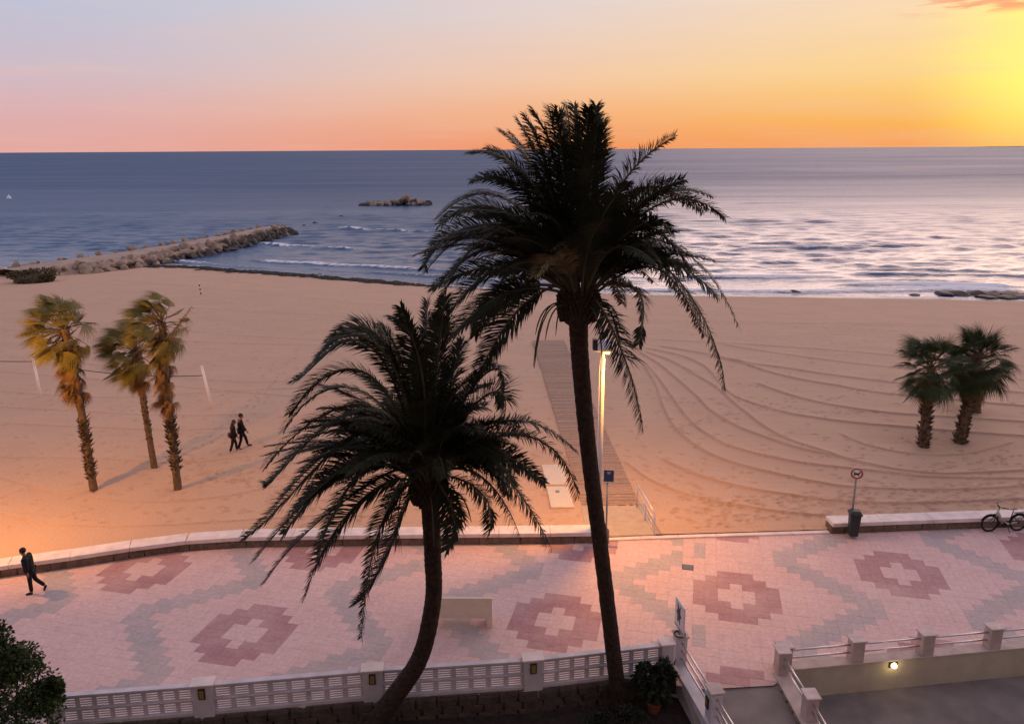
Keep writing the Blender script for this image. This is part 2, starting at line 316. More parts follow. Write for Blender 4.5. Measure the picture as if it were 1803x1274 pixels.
# ---- sea
def sea_material():
    m = bpy.data.materials.new('sea_water'); N, L, p = nodes(m)
    geo = N.new('ShaderNodeNewGeometry'); fo = N.new('ShaderNodeAttribute'); fo.attribute_name = 'foam'
    n0 = N.new('ShaderNodeTexNoise'); n0.inputs['Scale'].default_value = .012; n0.inputs['Detail'].default_value = 4; L.new(geo.outputs['Position'], n0.inputs['Vector'])
    c = N.new('ShaderNodeMix'); c.data_type = 'RGBA'; L.new(n0.outputs[0], c.inputs[0]); c.inputs[6].default_value = (.010, .058, .155, 1); c.inputs[7].default_value = (.018, .085, .20, 1)
    nf = N.new('ShaderNodeTexNoise'); nf.inputs['Scale'].default_value = 2.2; nf.inputs['Detail'].default_value = 7; nf.inputs['Roughness'].default_value = .7
    mpf = N.new('ShaderNodeMapping'); mpf.inputs['Scale'].default_value = (.55, 1, 1); L.new(geo.outputs['Position'], mpf.inputs[0]); L.new(mpf.outputs[0], nf.inputs['Vector'])
    ad = N.new('ShaderNodeMath'); ad.operation = 'ADD'; L.new(nf.outputs[0], ad.inputs[0]); L.new(fo.outputs['Fac'], ad.inputs[1])
    mr = N.new('ShaderNodeMapRange'); mr.inputs[1].default_value = 1.0; mr.inputs[2].default_value = 1.25; L.new(ad.outputs[0], mr.inputs[0])
    mx = N.new('ShaderNodeMix'); mx.data_type = 'RGBA'; L.new(mr.outputs[0], mx.inputs[0]); L.new(c.outputs[2], mx.inputs[6]); mx.inputs[7].default_value = (.82, .82, .84, 1); L.new(mx.outputs[2], p.inputs['Base Color'])
    r2 = N.new('ShaderNodeMapRange'); r2.inputs[4].default_value = .75; L.new(mr.outputs[0], r2.inputs[0]); L.new(r2.outputs[0], p.inputs['Roughness'])
    ch = N.new('ShaderNodeAttribute'); ch.attribute_name = 'chop'; 
    mps = N.new('ShaderNodeMapping'); mps.inputs['Scale'].default_value = (.0022, .014, 1); L.new(geo.outputs['Position'], mps.inputs[0])
    ns_ = N.new('ShaderNodeTexNoise'); ns_.inputs['Scale'].default_value = 1; ns_.inputs['Detail'].default_value = 9; ns_.inputs['Roughness'].default_value = .72; L.new(mps.outputs[0], ns_.inputs['Vector'])
    ms_ = N.new('ShaderNodeMapRange'); ms_.inputs[1].default_value = .32; ms_.inputs[2].default_value = .68; ms_.inputs[3].default_value = .84; ms_.inputs[4].default_value = 1.14; L.new(ns_.outputs[0], ms_.inputs[0])
    mm_ = N.new('ShaderNodeMath'); mm_.operation = 'MULTIPLY'; L.new(ch.outputs['Fac'], mm_.inputs[0]); L.new(ms_.outputs[0], mm_.inputs[1]); L.new(mm_.outputs[0], r2.inputs[3])     # wind streaks     # unresolved chop of the open sea
    p.inputs['IOR'].default_value = 1.33
    prev = None
    for sc, st, ds, sx in ((.035, .3, 5.0, .22), (.22, .22, 1.0, .4), (1.3, .6, .25, .5), (4.5, .5, .06, .8)):
        mp = N.new('ShaderNodeMapping'); mp.inputs['Scale'].default_value = (sx, 1, 1); mp.inputs['Rotation'].default_value = (0, 0, R(5)); L.new(geo.outputs['Position'], mp.inputs[0])
        n = N.new('ShaderNodeTexNoise'); n.inputs['Scale'].default_value = sc; n.inputs['Detail'].default_value = 4; L.new(mp.outputs[0], n.inputs['Vector'])
        b = N.new('ShaderNodeBump'); b.inputs['Strength'].default_value = st; b.inputs['Distance'].default_value = ds; L.new(n.outputs[0], b.inputs['Height'])
        if prev: L.new(prev, b.inputs['Normal'])
        prev = b.outputs[0]
    L.new(prev, p.inputs['Normal']); return m
ys = [74.0]
while ys[-1] < 1200: ys.append(ys[-1]+max(.24, 4.2e-5*ys[-1]**2))
while ys[-1] < 45000: ys.append(ys[-1]*1.12)
ys = np.array(ys); dY = np.gradient(ys)[:, None]; ss = np.linspace(-1, 1, 620)
Y = np.repeat(ys[:, None], len(ss), 1); X = ss[None, :]*(.74*Y+12)
d = Y-np.interp(X, WATERLINE[:, 0], WATERLINE[:, 1])          # metres out from the waterline
Z = np.zeros_like(X); rs = np.random.RandomState(3)
for k in range(46):
    lam = 1.2+5.5*rs.uniform(0, 1)**1.5; a = rs.normal(0, .38); amp = .0062*lam**.9*rs.uniform(.6, 1.3); ph = rs.uniform(0, 6.28); kk = 2*math.pi/lam
    fade = np.clip((lam-2.2*dY)/(2*dY+.01), 0, 1)
    arg = kk*(X*math.sin(a)+Y*math.cos(a))+ph+1.2*vnoise(X, Y, .02, k, 1)
    Z += amp*fade*(np.sin(arg)+.35*np.cos(2*arg))
shal = np.clip(d/25, .12, 1); Z *= shal
foam = .72*np.exp(-np.clip(d, 0, None)/1.0)*(d > -2)
wob = 3.0*vnoise(X, Y*.0+3, .035, 11, 2)*2
for k, (d0, amp, x0, x1, fo) in enumerate([(3.2, .20, -60, 60, .35), (6.5, .36, 34, 60, .4), (9.5, .34, -40, -4, .5), (12.5, .38, 15, 42, .62), (15, .30, 40, 75, .1), (19, .34, -20, 8, .1), (18, .42, 40, 66, .35), (27, .40, -46, -20, .6), (30, .5, 23, 56, .8), (24, .42, 46, 84, .3), (10, .34, 20, 60, .4), (41, .42, 30, 60, .35), (38, .34, -30, 30, .08), (48, .32, 0, 70, .05), (58, .4, -40, -8, .6), (70, .3, -20, 60, .04), (90, .3, -40, 70, .04), (4.6, .22, 28, 56, .5), (5.2, .2, -30, 16, .3), (115, .3, -60, 90, .03), (150, .3, -60, 90, .03)]):
    m_ = np.clip((X-x0)/6, 0, 1)*np.clip((x1-X)/6, 0, 1)*np.clip(.62+2.2*vnoise(X, Y*0+k, .055, 20+k, 2), 0, 1)
    q = d-d0-wob-1.6*vnoise(X, Y*0+k, .12, 40+k, 2)
    Z += amp*m_*np.where(q < 0, np.exp(-(q/.55)**2), np.exp(-(q/1.7)**2))
    foam += min(.8, fo*1.5+.08)*m_*np.clip(np.where(q < .2, np.exp(-((q+.2)/.5)**2), np.exp(-(q/(1.8 if fo > .3 else .8))**2)), 0, 1)*1.15
sea = grid_mesh('sea', X, Y, Z+SEA_Z, sea_material(), attrs={'foam': np.clip(foam, 0, 1), 'chop': .2+.37*np.clip((np.log(Y)-math.log(95))/(math.log(420)-math.log(95)), 0, 1)})
# far headland: a low dark strip on the horizon at the right
hb = MB(); pts = []
for i in range(24):
    t = i/23; x = 15200+t*9000; pts.append((x, 25500, SEA_Z-5, 8+60*t**.8*(1+.25*math.sin(i*1.7))))
for i in range(23):
    a, b = pts[i], pts[i+1]; hb.add([(a[0], a[1], a[2]), (b[0], b[1], b[2]), (b[0], b[1]+700, b[3]), (a[0], a[1]+700, a[3]), (b[0], b[1]+2600, b[2]), (a[0], a[1]+2600, a[2])], [(0, 1, 2, 3), (3, 2, 4, 5)])
tag(hb.build('headland', mat('headland', (.09, .10, .09), .9, scale=.002)), kind='structure')

# ---- promenade: patterned pavers
TH = R(13.2); cT, sT = math.cos(TH), math.sin(TH); CU, CV = .391, .380
def uv2w(u, v): return (u*cT+v*sT, -u*sT+v*cT)
def w2uv(x, y): return (x*cT-y*sT, x*sT+y*cT)
SEAM_L, SEAM_R = -7.75, .04
FENCE = [(-11.55, 17.1), (-7.95, 17.5), (-3.71, 18.05), (.5, 18.45), (4.2, 19.1)]
near = np.array([(-60, 8), (-12.2, 12.0), (-11.7, 17.0)]+FENCE+[(4.55, 19.2), (4.62, 18.35), (7.35, 18.55), (7.4, 19.2), (9.6, 19.45), (11.7, 19.75), (13.8, 20.05), (45, 24.5)], float)
def ring(i, j):         # 7 columns x 8 rows with a plus left light in the middle; i column -3..3, j row -4..3
    hgt = {3: 2, 2: 3, 1: 4, 0: 4}[abs(i)]
    if not (-hgt <= j < hgt): return False
    ph = {0: 2, 1: 1}.get(abs(i), 0)
    return not (-ph <= j < ph)
EO = {0: 0, 1: 0, 2: 1, 3: 2, 4: 3, 5: 4, 6: 5, 7: 6}
def pattern(u, v):
    """0 light, 1 rose, 2 grey-blue"""
    if SEAM_R <= u < SEAM_R+CU: return 0
    if u < SEAM_L: au, av = -12.63, 18.5
    elif u < SEAM_R: au, av = -3.68, 21.15
    else: au, av = 1.8, 23.8
    I = math.floor((u-au)/CU+.5); J = math.floor((v-av)/CV)
    k0 = math.floor((I+3.5)/14)
    for k in (k0-1, k0, k0+1):
        i = I-14*k
        if abs(i) <= 3:
            j = (J-7*k+7) % 14-7
            if ring(i, j) and not (u < -14 and v < 19) and not (u < SEAM_L and I > 10): return 1
        r = abs((J-7*(k+1)+7) % 14-7); r2 = 7-r                     # zigzag to the right of column k
        e0 = 4+EO[min(r, 7)]; e1 = 4+8-EO[min(r2, 7)]
        if e0 <= i < e1: return 2
    return 0
def paving_material(name, c, c2):
    m = bpy.data.materials.new(name); N, L, p = nodes(m); geo = N.new('ShaderNodeNewGeometry')
    mp = N.new('ShaderNodeMapping'); mp.inputs['Rotation'].default_value = (0, 0, TH); L.new(geo.outputs['Position'], mp.inputs[0])
    br = N.new('ShaderNodeTexBrick'); br.offset = 0; br.squash = 1; br.inputs['Scale'].default_value = 1; br.inputs['Brick Width'].default_value = CU/2; br.inputs['Row Height'].default_value = CV/2
    br.inputs['Mortar Size'].default_value = .006; br.inputs['Mortar Smooth'].default_value = .3; br.inputs['Color1'].default_value = (.95, .95, .95, 1); br.inputs['Color2'].default_value = (1.03, 1.03, 1.03, 1); br.inputs['Mortar'].default_value = (.93, .92, .91, 1)
    L.new(mp.outputs[0], br.inputs['Vector'])
    n1 = N.new('ShaderNodeTexNoise'); n1.inputs['Scale'].default_value = .55; n1.inputs['Detail'].default_value = 9; n1.inputs['Roughness'].default_value = .68; L.new(geo.outputs['Position'], n1.inputs['Vector'])
    mr = N.new('ShaderNodeMapRange'); mr.inputs[1].default_value = .38; mr.inputs[2].default_value = .72; L.new(n1.outputs[0], mr.inputs[0])
    mx = N.new('ShaderNodeMix'); mx.data_type = 'RGBA'; L.new(mr.outputs[0], mx.inputs[0]); mx.inputs[6].default_value = (*c, 1); mx.inputs[7].default_value = (*c2, 1)
    mu = N.new('ShaderNodeMix'); mu.data_type = 'RGBA'; mu.blend_type = 'MULTIPLY'; mu.inputs[0].default_value = .8; L.new(mx.outputs[2], mu.inputs[6]); L.new(br.outputs['Color'], mu.inputs[7])
    n2 = N.new('ShaderNodeTexNoise'); n2.inputs['Scale'].default_value = 9; n2.inputs['Detail'].default_value = 6; L.new(geo.outputs['Position'], n2.inputs['Vector'])
    m2 = N.new('ShaderNodeMapRange'); m2.inputs[1].default_value = .3; m2.inputs[2].default_value = .75; m2.inputs[3].default_value = .84; m2.inputs[4].default_value = 1.06; L.new(n2.outputs[0], m2.inputs[0])
    mv = N.new('ShaderNodeMix'); mv.data_type = 'RGBA'; mv.blend_type = 'MULTIPLY'; mv.inputs[0].default_value = 1; L.new(mu.outputs[2], mv.inputs[6]); L.new(m2.outputs[0], mv.inputs[7])
    n5 = N.new('ShaderNodeTexNoise'); n5.inputs['Scale'].default_value = 1.7; n5.inputs['Detail'].default_value = 12; n5.inputs['Roughness'].default_value = .78; L.new(geo.outputs['Position'], n5.inputs['Vector'])
    m5 = N.new('ShaderNodeMapRange'); m5.inputs[1].default_value = .52; m5.inputs[2].default_value = .72; m5.inputs[3].default_value = 0; m5.inputs[4].default_value = .38; L.new(n5.outputs[0], m5.inputs[0])
    mg = N.new('ShaderNodeMix'); mg.data_type = 'RGBA'; L.new(m5.outputs[0], mg.inputs[0]); L.new(mv.outputs[2], mg.inputs[6]); mg.inputs[7].default_value = (.33, .25, .215, 1)      # foot dirt and old stains
    n6 = N.new('ShaderNodeTexNoise'); n6.inputs['Scale'].default_value = .33; n6.inputs['Detail'].default_value = 10; n6.inputs['Roughness'].default_value = .7; L.new(geo.outputs['Position'], n6.inputs['Vector'])
    m6 = N.new('ShaderNodeMapRange'); m6.inputs[1].default_value = .5; m6.inputs[2].default_value = .75; m6.inputs[3].default_value = 0; m6.inputs[4].default_value = .5; L.new(n6.outputs[0], m6.inputs[0])
    mh_ = N.new('ShaderNodeMix'); mh_.data_type = 'RGBA'; L.new(m6.outputs[0], mh_.inputs[0]); L.new(mg.outputs[2], mh_.inputs[6]); mh_.inputs[7].default_value = (.70, .50, .43, 1)   # blown sand
    L.new(mh_.outputs[2], p.inputs['Base Color']); p.inputs['Roughness'].default_value = .75; p.inputs['Specular IOR Level'].default_value = .3
    b = N.new('ShaderNodeBump'); b.inputs['Strength'].default_value = .2; b.inputs['Distance'].default_value = .006; L.new(br.outputs['Fac'], b.inputs['Height']); b.invert = True; L.new(b.outputs[0], p.inputs['Normal'])
    return m
PAVE = [paving_material('paver_light', (.755, .515, .475), (.805, .58, .54)), paving_material('paver_rose', (.46, .235, .24), (.60, .385, .37)), paving_material('paver_grey', (.49, .43, .425), (.66, .505, .47))]
base = MB(); xs_ = np.linspace(-60, 45, 106)
for a, b in zip(xs_[:-1], xs_[1:]):
    ya, yb = np.interp(a, near[:, 0], near[:, 1]), np.interp(b, near[:, 0], near[:, 1]); fa, fb = np.interp(a, wb[:, 0], wb[:, 1]), np.interp(b, wb[:, 0], wb[:, 1])
    base.add([(a, min(ya, fa)-.05, -.005), (b, min(yb, fb)-.05, -.005), (b, fb+.6, -.005), (a, fa+.6, -.005)], [(0, 1, 2, 3)])
promenade = tag(base.build('promenade', mat('paving_joint', (.60, .41, .36), .9, scale=3)), kind='structure')
def paver_mesh(mi):
    b = MB(); w, h = CU/2-.0008, CV/2-.0008; e = .002
    b.add([(-w, -h, -.004), (w, -h, -.004), (w, h, -.004), (-w, h, -.004), (-w+e, -h+e, 0), (w-e, -h+e, 0), (w-e, h-e, 0), (-w+e, h-e, 0)], [(4, 5, 6, 7), (0, 1, 5, 4), (1, 2, 6, 5), (2, 3, 7, 6), (3, 0, 4, 7)])
    return b.mesh('paver', PAVE[mi])
cells = []
for a in range(-90, 110):
    for b in range(15, 110):
        u = SEAM_R+CU*(a+.5); v = CV*(b+.5); x, y = uv2w(u, v)
        yn = np.interp(x, near[:, 0], near[:, 1]); yf = np.interp(x, wb[:, 0], wb[:, 1])
        if -34 < x < 34 and yn+.08 < y < yf+.28: cells.append((x, y, pattern(u, v)))
def px_of(x, y):
    zc_ = y*cp_+HCAM*sp_; return CXP+FPX*x/zc_, CYP-FPX*(y*sp_-HCAM*cp_)/zc_
vis = sorted(cells, key=lambda c: c[1]*cp_)
vis = [c for c in vis if 20 < px_of(c[0], c[1])[0] < 1790 and px_of(c[0], c[1])[1] < 1268]
FENCE_X = np.array(FENCE); far_of_fence = lambda c: not (-11.6 < c[0] < 4.6 and c[1] < np.interp(c[0], FENCE_X[:, 0], FENCE_X[:, 1])+1.15)
single = [c for c in vis if far_of_fence(c)][:300]; sset = {(c[0], c[1]) for c in single}
pm = [paver_mesh(i) for i in range(3)]
for x, y, k in single: link('paver', pm[k], promenade, (x, y, random.uniform(-.001, .002)), (0, 0, -TH))
fld = MB(); w, h = CU/2-.0008, CV/2-.0008; e = .002
for x, y, k in cells:
    if (x, y) in sset: continue
    z = random.uniform(-.001, .002); q = [(-w, -h, -.004), (w, -h, -.004), (w, h, -.004), (-w, h, -.004), (-w+e, -h+e, z), (w-e, -h+e, z), (w-e, h-e, z), (-w+e, h-e, z)]
    fld.add([(x+p[0]*cT+p[1]*sT, y-p[0]*sT+p[1]*cT, p[2]) for p in q], [(4, 5, 6, 7), (0, 1, 5, 4), (1, 2, 6, 5), (2, 3, 7, 6), (3, 0, 4, 7)], k)
tag(fld.build('paver_field', PAVE, promenade), kind='stuff')

# ---- garden soil, courtyard, passage floor
def sheet(name, x0, x1, y0, y1, z, m, n=40, amp=.0):
    X, Y = np.meshgrid(np.linspace(x0, x1, n), np.linspace(y0, y1, n)); return grid_mesh(name, X, Y, z+amp*vnoise(X, Y, 1.1, 9), m)
M_soil = mat('garden_soil', (.045, .033, .028), .95, .4, 5, .8, 25)
sheet('garden_ground', -30, 4.75, 9, 19.4, GARDEN_Z, M_soil, 90, .08)
M_court = mat('courtyard_concrete', (.25, .215, .20), .85, .25, 1.3, .25, 30, c2=(.155, .135, .128))
sheet('courtyard', 7.3, 45, 8, 24, COURT_Z, M_court)
pf = MB(); pf.add([(4.5, 18.75, -.02), (7.45, 18.9, -.02), (7.5, 14, -.32), (4.8, 14, -.32)], [(0, 3, 2, 1)])
tag(pf.build('passage_floor', mat('passage_concrete', (.23, .20, .185), .85, .2, 1.5, .2, 30)), kind='structure')
# outer ground so nothing ends in a void
sheet('ground', -200, 200, -60, 9.5, -1.4, mat('outer_ground', (.12, .10, .085), .95, .2, .2))
# ================================================================== WALLS
M_cop = mat('white_coping', (.78, .68, .64), .55, .13, 2.5, .1, 60)
M_lip = mat('wall_stone', (.23, .165, .12), .9, .3, 5, .6, 22, c2=(.12, .085, .06))
M_mortar = mat('wall_mortar', (.17, .13, .10), .95, .2, 8)
def block_mesh(name, m, seed, rough=.06):
    rd = random.Random(seed); bm = bmesh.new(); bmesh.ops.create_cube(bm, size=1)
    bmesh.ops.bevel(bm, geom=bm.edges[:], offset=.07, segments=1, affect='EDGES')
    for v in bm.verts: v.co += Vector((rd.uniform(-rough, rough), rd.uniform(-rough, rough)*.6, rd.uniform(-rough, rough)))
    me = bpy.data.meshes.new(name); bm.to_mesh(me); bm.free(); me.materials.append(m); return me
BLK = [block_mesh('stone_block', M_lip, s) for s in range(6)]
def resample(poly, step):
    poly = [Vector((*p, 0)) for p in poly]; out = [poly[0]]; acc = 0
    L_ = [0]
    for a, b in zip(poly[:-1], poly[1:]): L_.append(L_[-1]+(b-a).length)
    n = max(1, round(L_[-1]/step)); res = []
    for i in range(n+1):
        t = L_[-1]*i/n; k = max(j for j in range(len(L_)-1) if L_[j] <= t+1e-9); f = (t-L_[k])/(L_[k+1]-L_[k]); res.append(poly[k].lerp(poly[k+1], f))
    return res
def beach_wall(name, label, poly):
    root = thing(name, label, 'sea wall')
    pts = resample(poly, .5); core = MB()
    nrm = lambda a, b: Vector((-(b-a).y, (b-a).x, 0)).normalized()
    for a, b in zip(pts[:-1], pts[1:]):
        n = nrm(a, b); P = [a+n*.10, b+n*.10, b+n*.56, a+n*.56]
        core.add([(p.x, p.y, -.1) for p in P]+[(p.x, p.y, .30) for p in P], [(0, 1, 5, 4), (1, 2, 6, 5), (2, 3, 7, 6), (3, 0, 4, 7), (4, 5, 6, 7)])
        c = (a+b)/2+n*.09; w = (b-a).length
        link('stone_block', random.choice(BLK), root, (c.x, c.y, .14), (0, 0, math.atan2((b-a).y, (b-a).x)), (w*.97, .14+random.uniform(0, .03), .28))
    core.build('wall_core', M_mortar, root)
    cp = resample(poly, 1.9)
    for a, b in zip(cp[:-1], cp[1:]):
        n = nrm(a, b); t = (b-a).normalized()*.006; P = [a-n*.03+t, b-n*.03-t, b+n*.62-t, a+n*.62+t]; mb = MB()
        z0, z1 = .30, .45+random.uniform(-.004, .004)
        mb.add([(p.x, p.y, z0) for p in P]+[(p.x, p.y, z1) for p in P], [(3, 2, 1, 0), (4, 5, 6, 7), (0, 1, 5, 4), (1, 2, 6, 5), (2, 3, 7, 6), (3, 0, 4, 7)])
        mb.build('coping_slab', M_cop, root, bevel=.012)
    return root
beach_wall('beach_wall', 'long curving low stone wall with white coping on the left, edging the sand', WALL_FRONT)
beach_wall('beach_wall', 'short low stone wall with white coping on the right, beside the litter bin', WALL_FRONT_R)
kb = MB(); kp = resample([(3.3, 26.75), (5.4, 26.9), (11.9, 27.25)], 1.4)
kerb = thing('kerb', 'thin white kerb strip between the patterned paving and the open sand', 'kerb')
for a, b in zip(kp[:-1], kp[1:]):
    m_ = MB(); c = (a+b)/2; m_.box((c.x, c.y, -.02), ((b-a).length-.01, .22, .16), math.atan2((b-a).y, (b-a).x)); m_.build('kerb_stone', M_cop, kerb, bevel=.015)

# ---- boardwalk and concrete pad
M_wood = [mat('boardwalk_wood_%d' % i, c, .8, .18, 7, .3, 60) for i, c in enumerate([(.39, .26, .185), (.43, .285, .205), (.35, .235, .17)])]
bw = thing('boardwalk', 'straight wooden boardwalk of cross planks running down the beach', 'boardwalk')
A0, B0, A1, B1 = Vector((2.80, 29.55, .1)), Vector((5.14, 29.52, .1)), Vector((1.62, 58.2, .12)), Vector((3.86, 58.1, .12))
NPL = 204; L_ = (A1-A0).length; axis = (A1-A0).normalized(); ang_ = math.atan2(-axis.x, axis.y); wid = (B0-A0).length
pln = []
for i in range(3):
    m_ = MB(); m_.box((0, 0, 0), (1, 1, 1)); pln.append(m_.mesh('plank', M_wood[i]))
for i in range(NPL):
    t = (i+.5)/NPL; c = (A0.lerp(A1, t)+B0.lerp(B1, t))/2
    link('plank', random.choice(pln), bw, (c.x+random.uniform(-.015, .015), c.y, c.z+random.uniform(-.006, .006)), (0, random.uniform(-.004, .004), ang_+random.uniform(-.004, .004)), (wid, L_/NPL-.018, .04))
for s in (.03, .5, .97):
    m_ = MB(); a = A0.lerp(B0, s); b = A1.lerp(B1, s); m_.tube([a-Vector((0, 0, .055)), b-Vector((0, 0, .055))], .035, 4); m_.build('bearer', M_wood[2], bw)
pad = MB(); pad.prism([(2.75, 26.86), (5.35, 27.0), (5.22, 29.5), (2.72, 29.52)], -.1, .105)
tag(pad.build('concrete_pad', mat('pad_concrete', (.48, .38, .29), .8, .1, 3, .15, 40), bevel=.02), 'pale concrete landing pad between promenade and boardwalk', 'concrete pad')
M_slab = mat('cream_slab', (.66, .57, .46), .6, .05, 4, .1, 50)
for (y0, y1, lab) in ((29.25, 31.3, 'cream concrete slab beside the boardwalk, nearer of the pair, with a grey drain'), (31.5, 33.7, 'cream concrete slab beside the boardwalk, farther of the pair')):
    xl = lambda y: 1.52-(y-29.2)*.045
    s_ = thing('shower_slab', lab, 'slab', (0, 0, 0)); m_ = MB(); m_.prism([(xl(y0), y0), (xl(y0)+.93, y0), (xl(y1)+.93, y1), (xl(y1), y1)], -.05, .17); m_.build('slab', M_slab, s_, bevel=.02)
    if y0 < 30:
        m_ = MB(); m_.box((xl(30.8)+.42, 30.75, .176), (.16, .24, .012)); m_.build('drain_plate', mat('drain_grey', (.22, .25, .30), .5, metal=.3), s_)

# ---- white lattice fence of the garden
M_white = mat('white_paint', (.62, .585, .615), .6, .15, 2.2, .15, 50)
M_amber = mat('lantern_glass', (.30, .20, .07), .25, .2, 20, spec=.5)
M_dark = mat('dark_metal', (.03, .028, .027), .5, .2, 20)
def lattice_mesh():
    b = MB(); b.box((-.43, 0, 0), (.14, .05, 1)); b.box((.43, 0, 0), (.14, .05, 1))
    for z, h in ((.43, .14), (.20, .10), (0, .10), (-.20, .10), (-.43, .14)): b.box((0, 0, z), (.72, .034, h))
    return b.mesh('lattice_block', M_white)
LAT = lattice_mesh()
fence = thing('garden_fence', 'white lattice block fence with square lantern pillars along the dark garden', 'fence')
FZ = .84
for i, p in enumerate(FENCE):
    a = FENCE[max(i-1, 0)]; b = FENCE[min(i+1, len(FENCE)-1)]; rz = math.atan2(b[1]-a[1], b[0]-a[0])
    w = .5 if 0 < i < 4 else .34
    m_ = MB(); m_.box((p[0], p[1], .18), (w, .30, 1.46), rz); pil = m_.build('pillar', M_white, fence, bevel=.012)
    m_ = MB(); m_.box((p[0], p[1], .935), (w+.08, .38, .05), rz); m_.build('cap', M_cop, pil, bevel=.008)
    if 0 < i < 4:
        n = Vector((math.sin(rz), -math.cos(rz), 0))*.165; m_ = MB(); m_.box((p[0]+n.x, p[1]+n.y, .70), (.17, .05, .30), rz); la = m_.build('lantern', M_dark, pil, bevel=.006)
        n *= 1.14; m_ = MB(); m_.box((p[0]+n.x, p[1]+n.y, .70), (.115, .02, .235), rz); m_.build('glass', M_amber, pil)
for i, (p, q) in enumerate(zip(FENCE[:-1], FENCE[1:])):
    p = Vector((*p, 0)); q = Vector((*q, 0)); rz = math.atan2(q.y-p.y, q.x-p.x); t = (q-p).normalized(); a = p+t*(.25 if i else .17); b = q-t*(.25 if i < 3 else .17); Lb = (b-a).length
    n = 8
    c = (a+b)/2; m_ = MB(); m_.box((c.x, c.y, FZ+.015), (Lb, .17, .05), rz); m_.box((c.x, c.y, .045), (Lb, .14, .09), rz); m_.box((c.x, c.y, .435), (Lb, .118, .05), rz); m_.build('rail_course', M_white, fence, bevel=.006)
    for k in range(n):
        for z in (.25, .625):
            o = a.lerp(b, (k+.5)/n); link('lattice_block', LAT, fence, (o.x, o.y, z), (0, 0, rz), (Lb/n, 1, .33))
# stone plinth below the fence
M_pl = mat('plinth_stone', (.12, .095, .08), .9, .4, 4, .7, 20, c2=(.06, .048, .042))
PBL = [block_mesh('stone_block', M_pl, 20+s, .08) for s in range(6)]
plinth = thing('garden_plinth', 'dark rough stone footing under the white lattice fence', 'stone wall')
pp = resample([(-11.75, 17.02)]+[(x, y-.02) for x, y in FENCE]+[(4.4, 19.12)], .55); m_ = MB()
for a, b in zip(pp[:-1], pp[1:]):
    c = (a+b)/2; rz = math.atan2((b-a).y, (b-a).x); m_.box((c.x, c.y+.03, -.5), ((b-a).length+.02, .26, 1.0), rz)
    for k, z in enumerate((-.13, -.38, -.62)):
        o = a.lerp(b, .5+.25*(k % 2)); link('stone_block', random.choice(PBL), plinth, (o.x, o.y-.13, z), (0, 0, rz), ((b-a).length*random.uniform(.86, .97), .16+random.uniform(0, .05), .235))
m_.build('footing_core', M_mortar, plinth)

# ---- side walls of the passage and the courtyard parapet
M_cream = mat('cream_wall', (.50, .45, .345), .75, .14, 1.6, .15, 40)
M_pinkw = mat('parapet_paint', (.52, .42, .375), .7, .16, 3, .15, 40)
M_pcap = mat('pillar_cap', (.62, .50, .455), .7, .15, 4)
M_steel = mat('rail_steel', (.68, .64, .64), .28, .05, 10, metal=.7)
def pillar(root, x, y, z0, z1, w, dpt, rz, m, capm):
    m_ = MB(); m_.box((x, y, (z0+z1)/2), (w, dpt, z1-z0), rz); pl = m_.build('pillar', m, root, bevel=.01)
    m_ = MB(); m_.box((x, y, z1+.02), (w+.08, dpt+.08, .04), rz); m_.build('cap', capm, pl, bevel=.008); return pl
def rails(root, a, b, zs, r=.026):
    for z in zs:
        m_ = MB(); m_.tube([(a[0], a[1], z), (b[0], b[1], z)], r, 10); m_.build('rail', M_steel, root, smooth=True)
lw = thing('passage_wall', 'white pillared wall with three steel rails running toward the viewer, left of the passage', 'wall')
P0, P1, P2 = (4.62, 19.32), (5.0, 17.0), (5.38, 14.7); rz = math.atan2(P1[1]-P0[1], P1[0]-P0[0])-math.pi/2
M_bluew = M_white
m_ = MB(); m_.prism([(P0[0]-.22, P0[1]), (P2[0]-.22, P2[1]), (P2[0]+.16, P2[1]), (P0[0]+.16, P0[1])][::-1], -.8, .14); m_.build('wall_body', M_bluew, lw, bevel=.01)
for i, (x, y) in enumerate((P0, P1, P2)):
    pl = pillar(lw, x, y, -.7, 1.0, .30, .34, rz, M_white, M_pinkw)
    if i == 1:
        m_ = MB(); m_.box((x-.17, y+.02, .62), (.05, .16, .3), rz); m_.build('lantern', M_dark, pl); m_ = MB(); m_.box((x-.195, y+.02, .62), (.02, .11, .22), rz); m_.build('glass', M_amber, pl)
for a, b in ((P0, P1), (P1, P2)):
    rails(lw, a, b, (.36, .60, .84))
# bracket lantern at the corner
rw = thing('terrace_wall', 'cream wall with short square pillars and twin steel rails above the grey courtyard', 'wall')
TW = [(7.5, 19.22), (9.62, 19.5), (11.72, 19.78), (13.8, 20.06), (16.0, 20.36), (18.2, 20.66)]; rz = math.atan2(.28, 2.1)
m_ = MB(); m_.prism([(7.3, 19.02), (18.6, 20.53), (18.6, 20.85), (7.3, 19.36)], -1.0, .0); m_.build('wall_body', M_cream, rw, bevel=.01)
m_ = MB(); m_.prism([(7.28, 19.0), (18.6, 20.51), (18.6, 20.87), (7.28, 19.38)], .0, .05); m_.build('ledge', M_pinkw, rw, bevel=.006)
for x, y in TW: pillar(rw, x, y, .05, .70, .36, .30, rz, M_pinkw, M_pcap)
for a, b in zip(TW[:-1], TW[1:]): rails(rw, a, b, (.30, .54), .028)
sw = thing('stone_side_wall', 'stone faced wall with twin steel rails running toward the viewer, right of the passage', 'wall')
S0, S1, S2 = (7.32, 19.0), (7.42, 17.15), (7.52, 14.6)
m_ = MB(); m_.prism([(7.18, 18.98), (7.32, 14.6), (7.72, 14.6), (7.6, 18.98)], -1.0, .0); m_.build('wall_body', M_cream, sw)
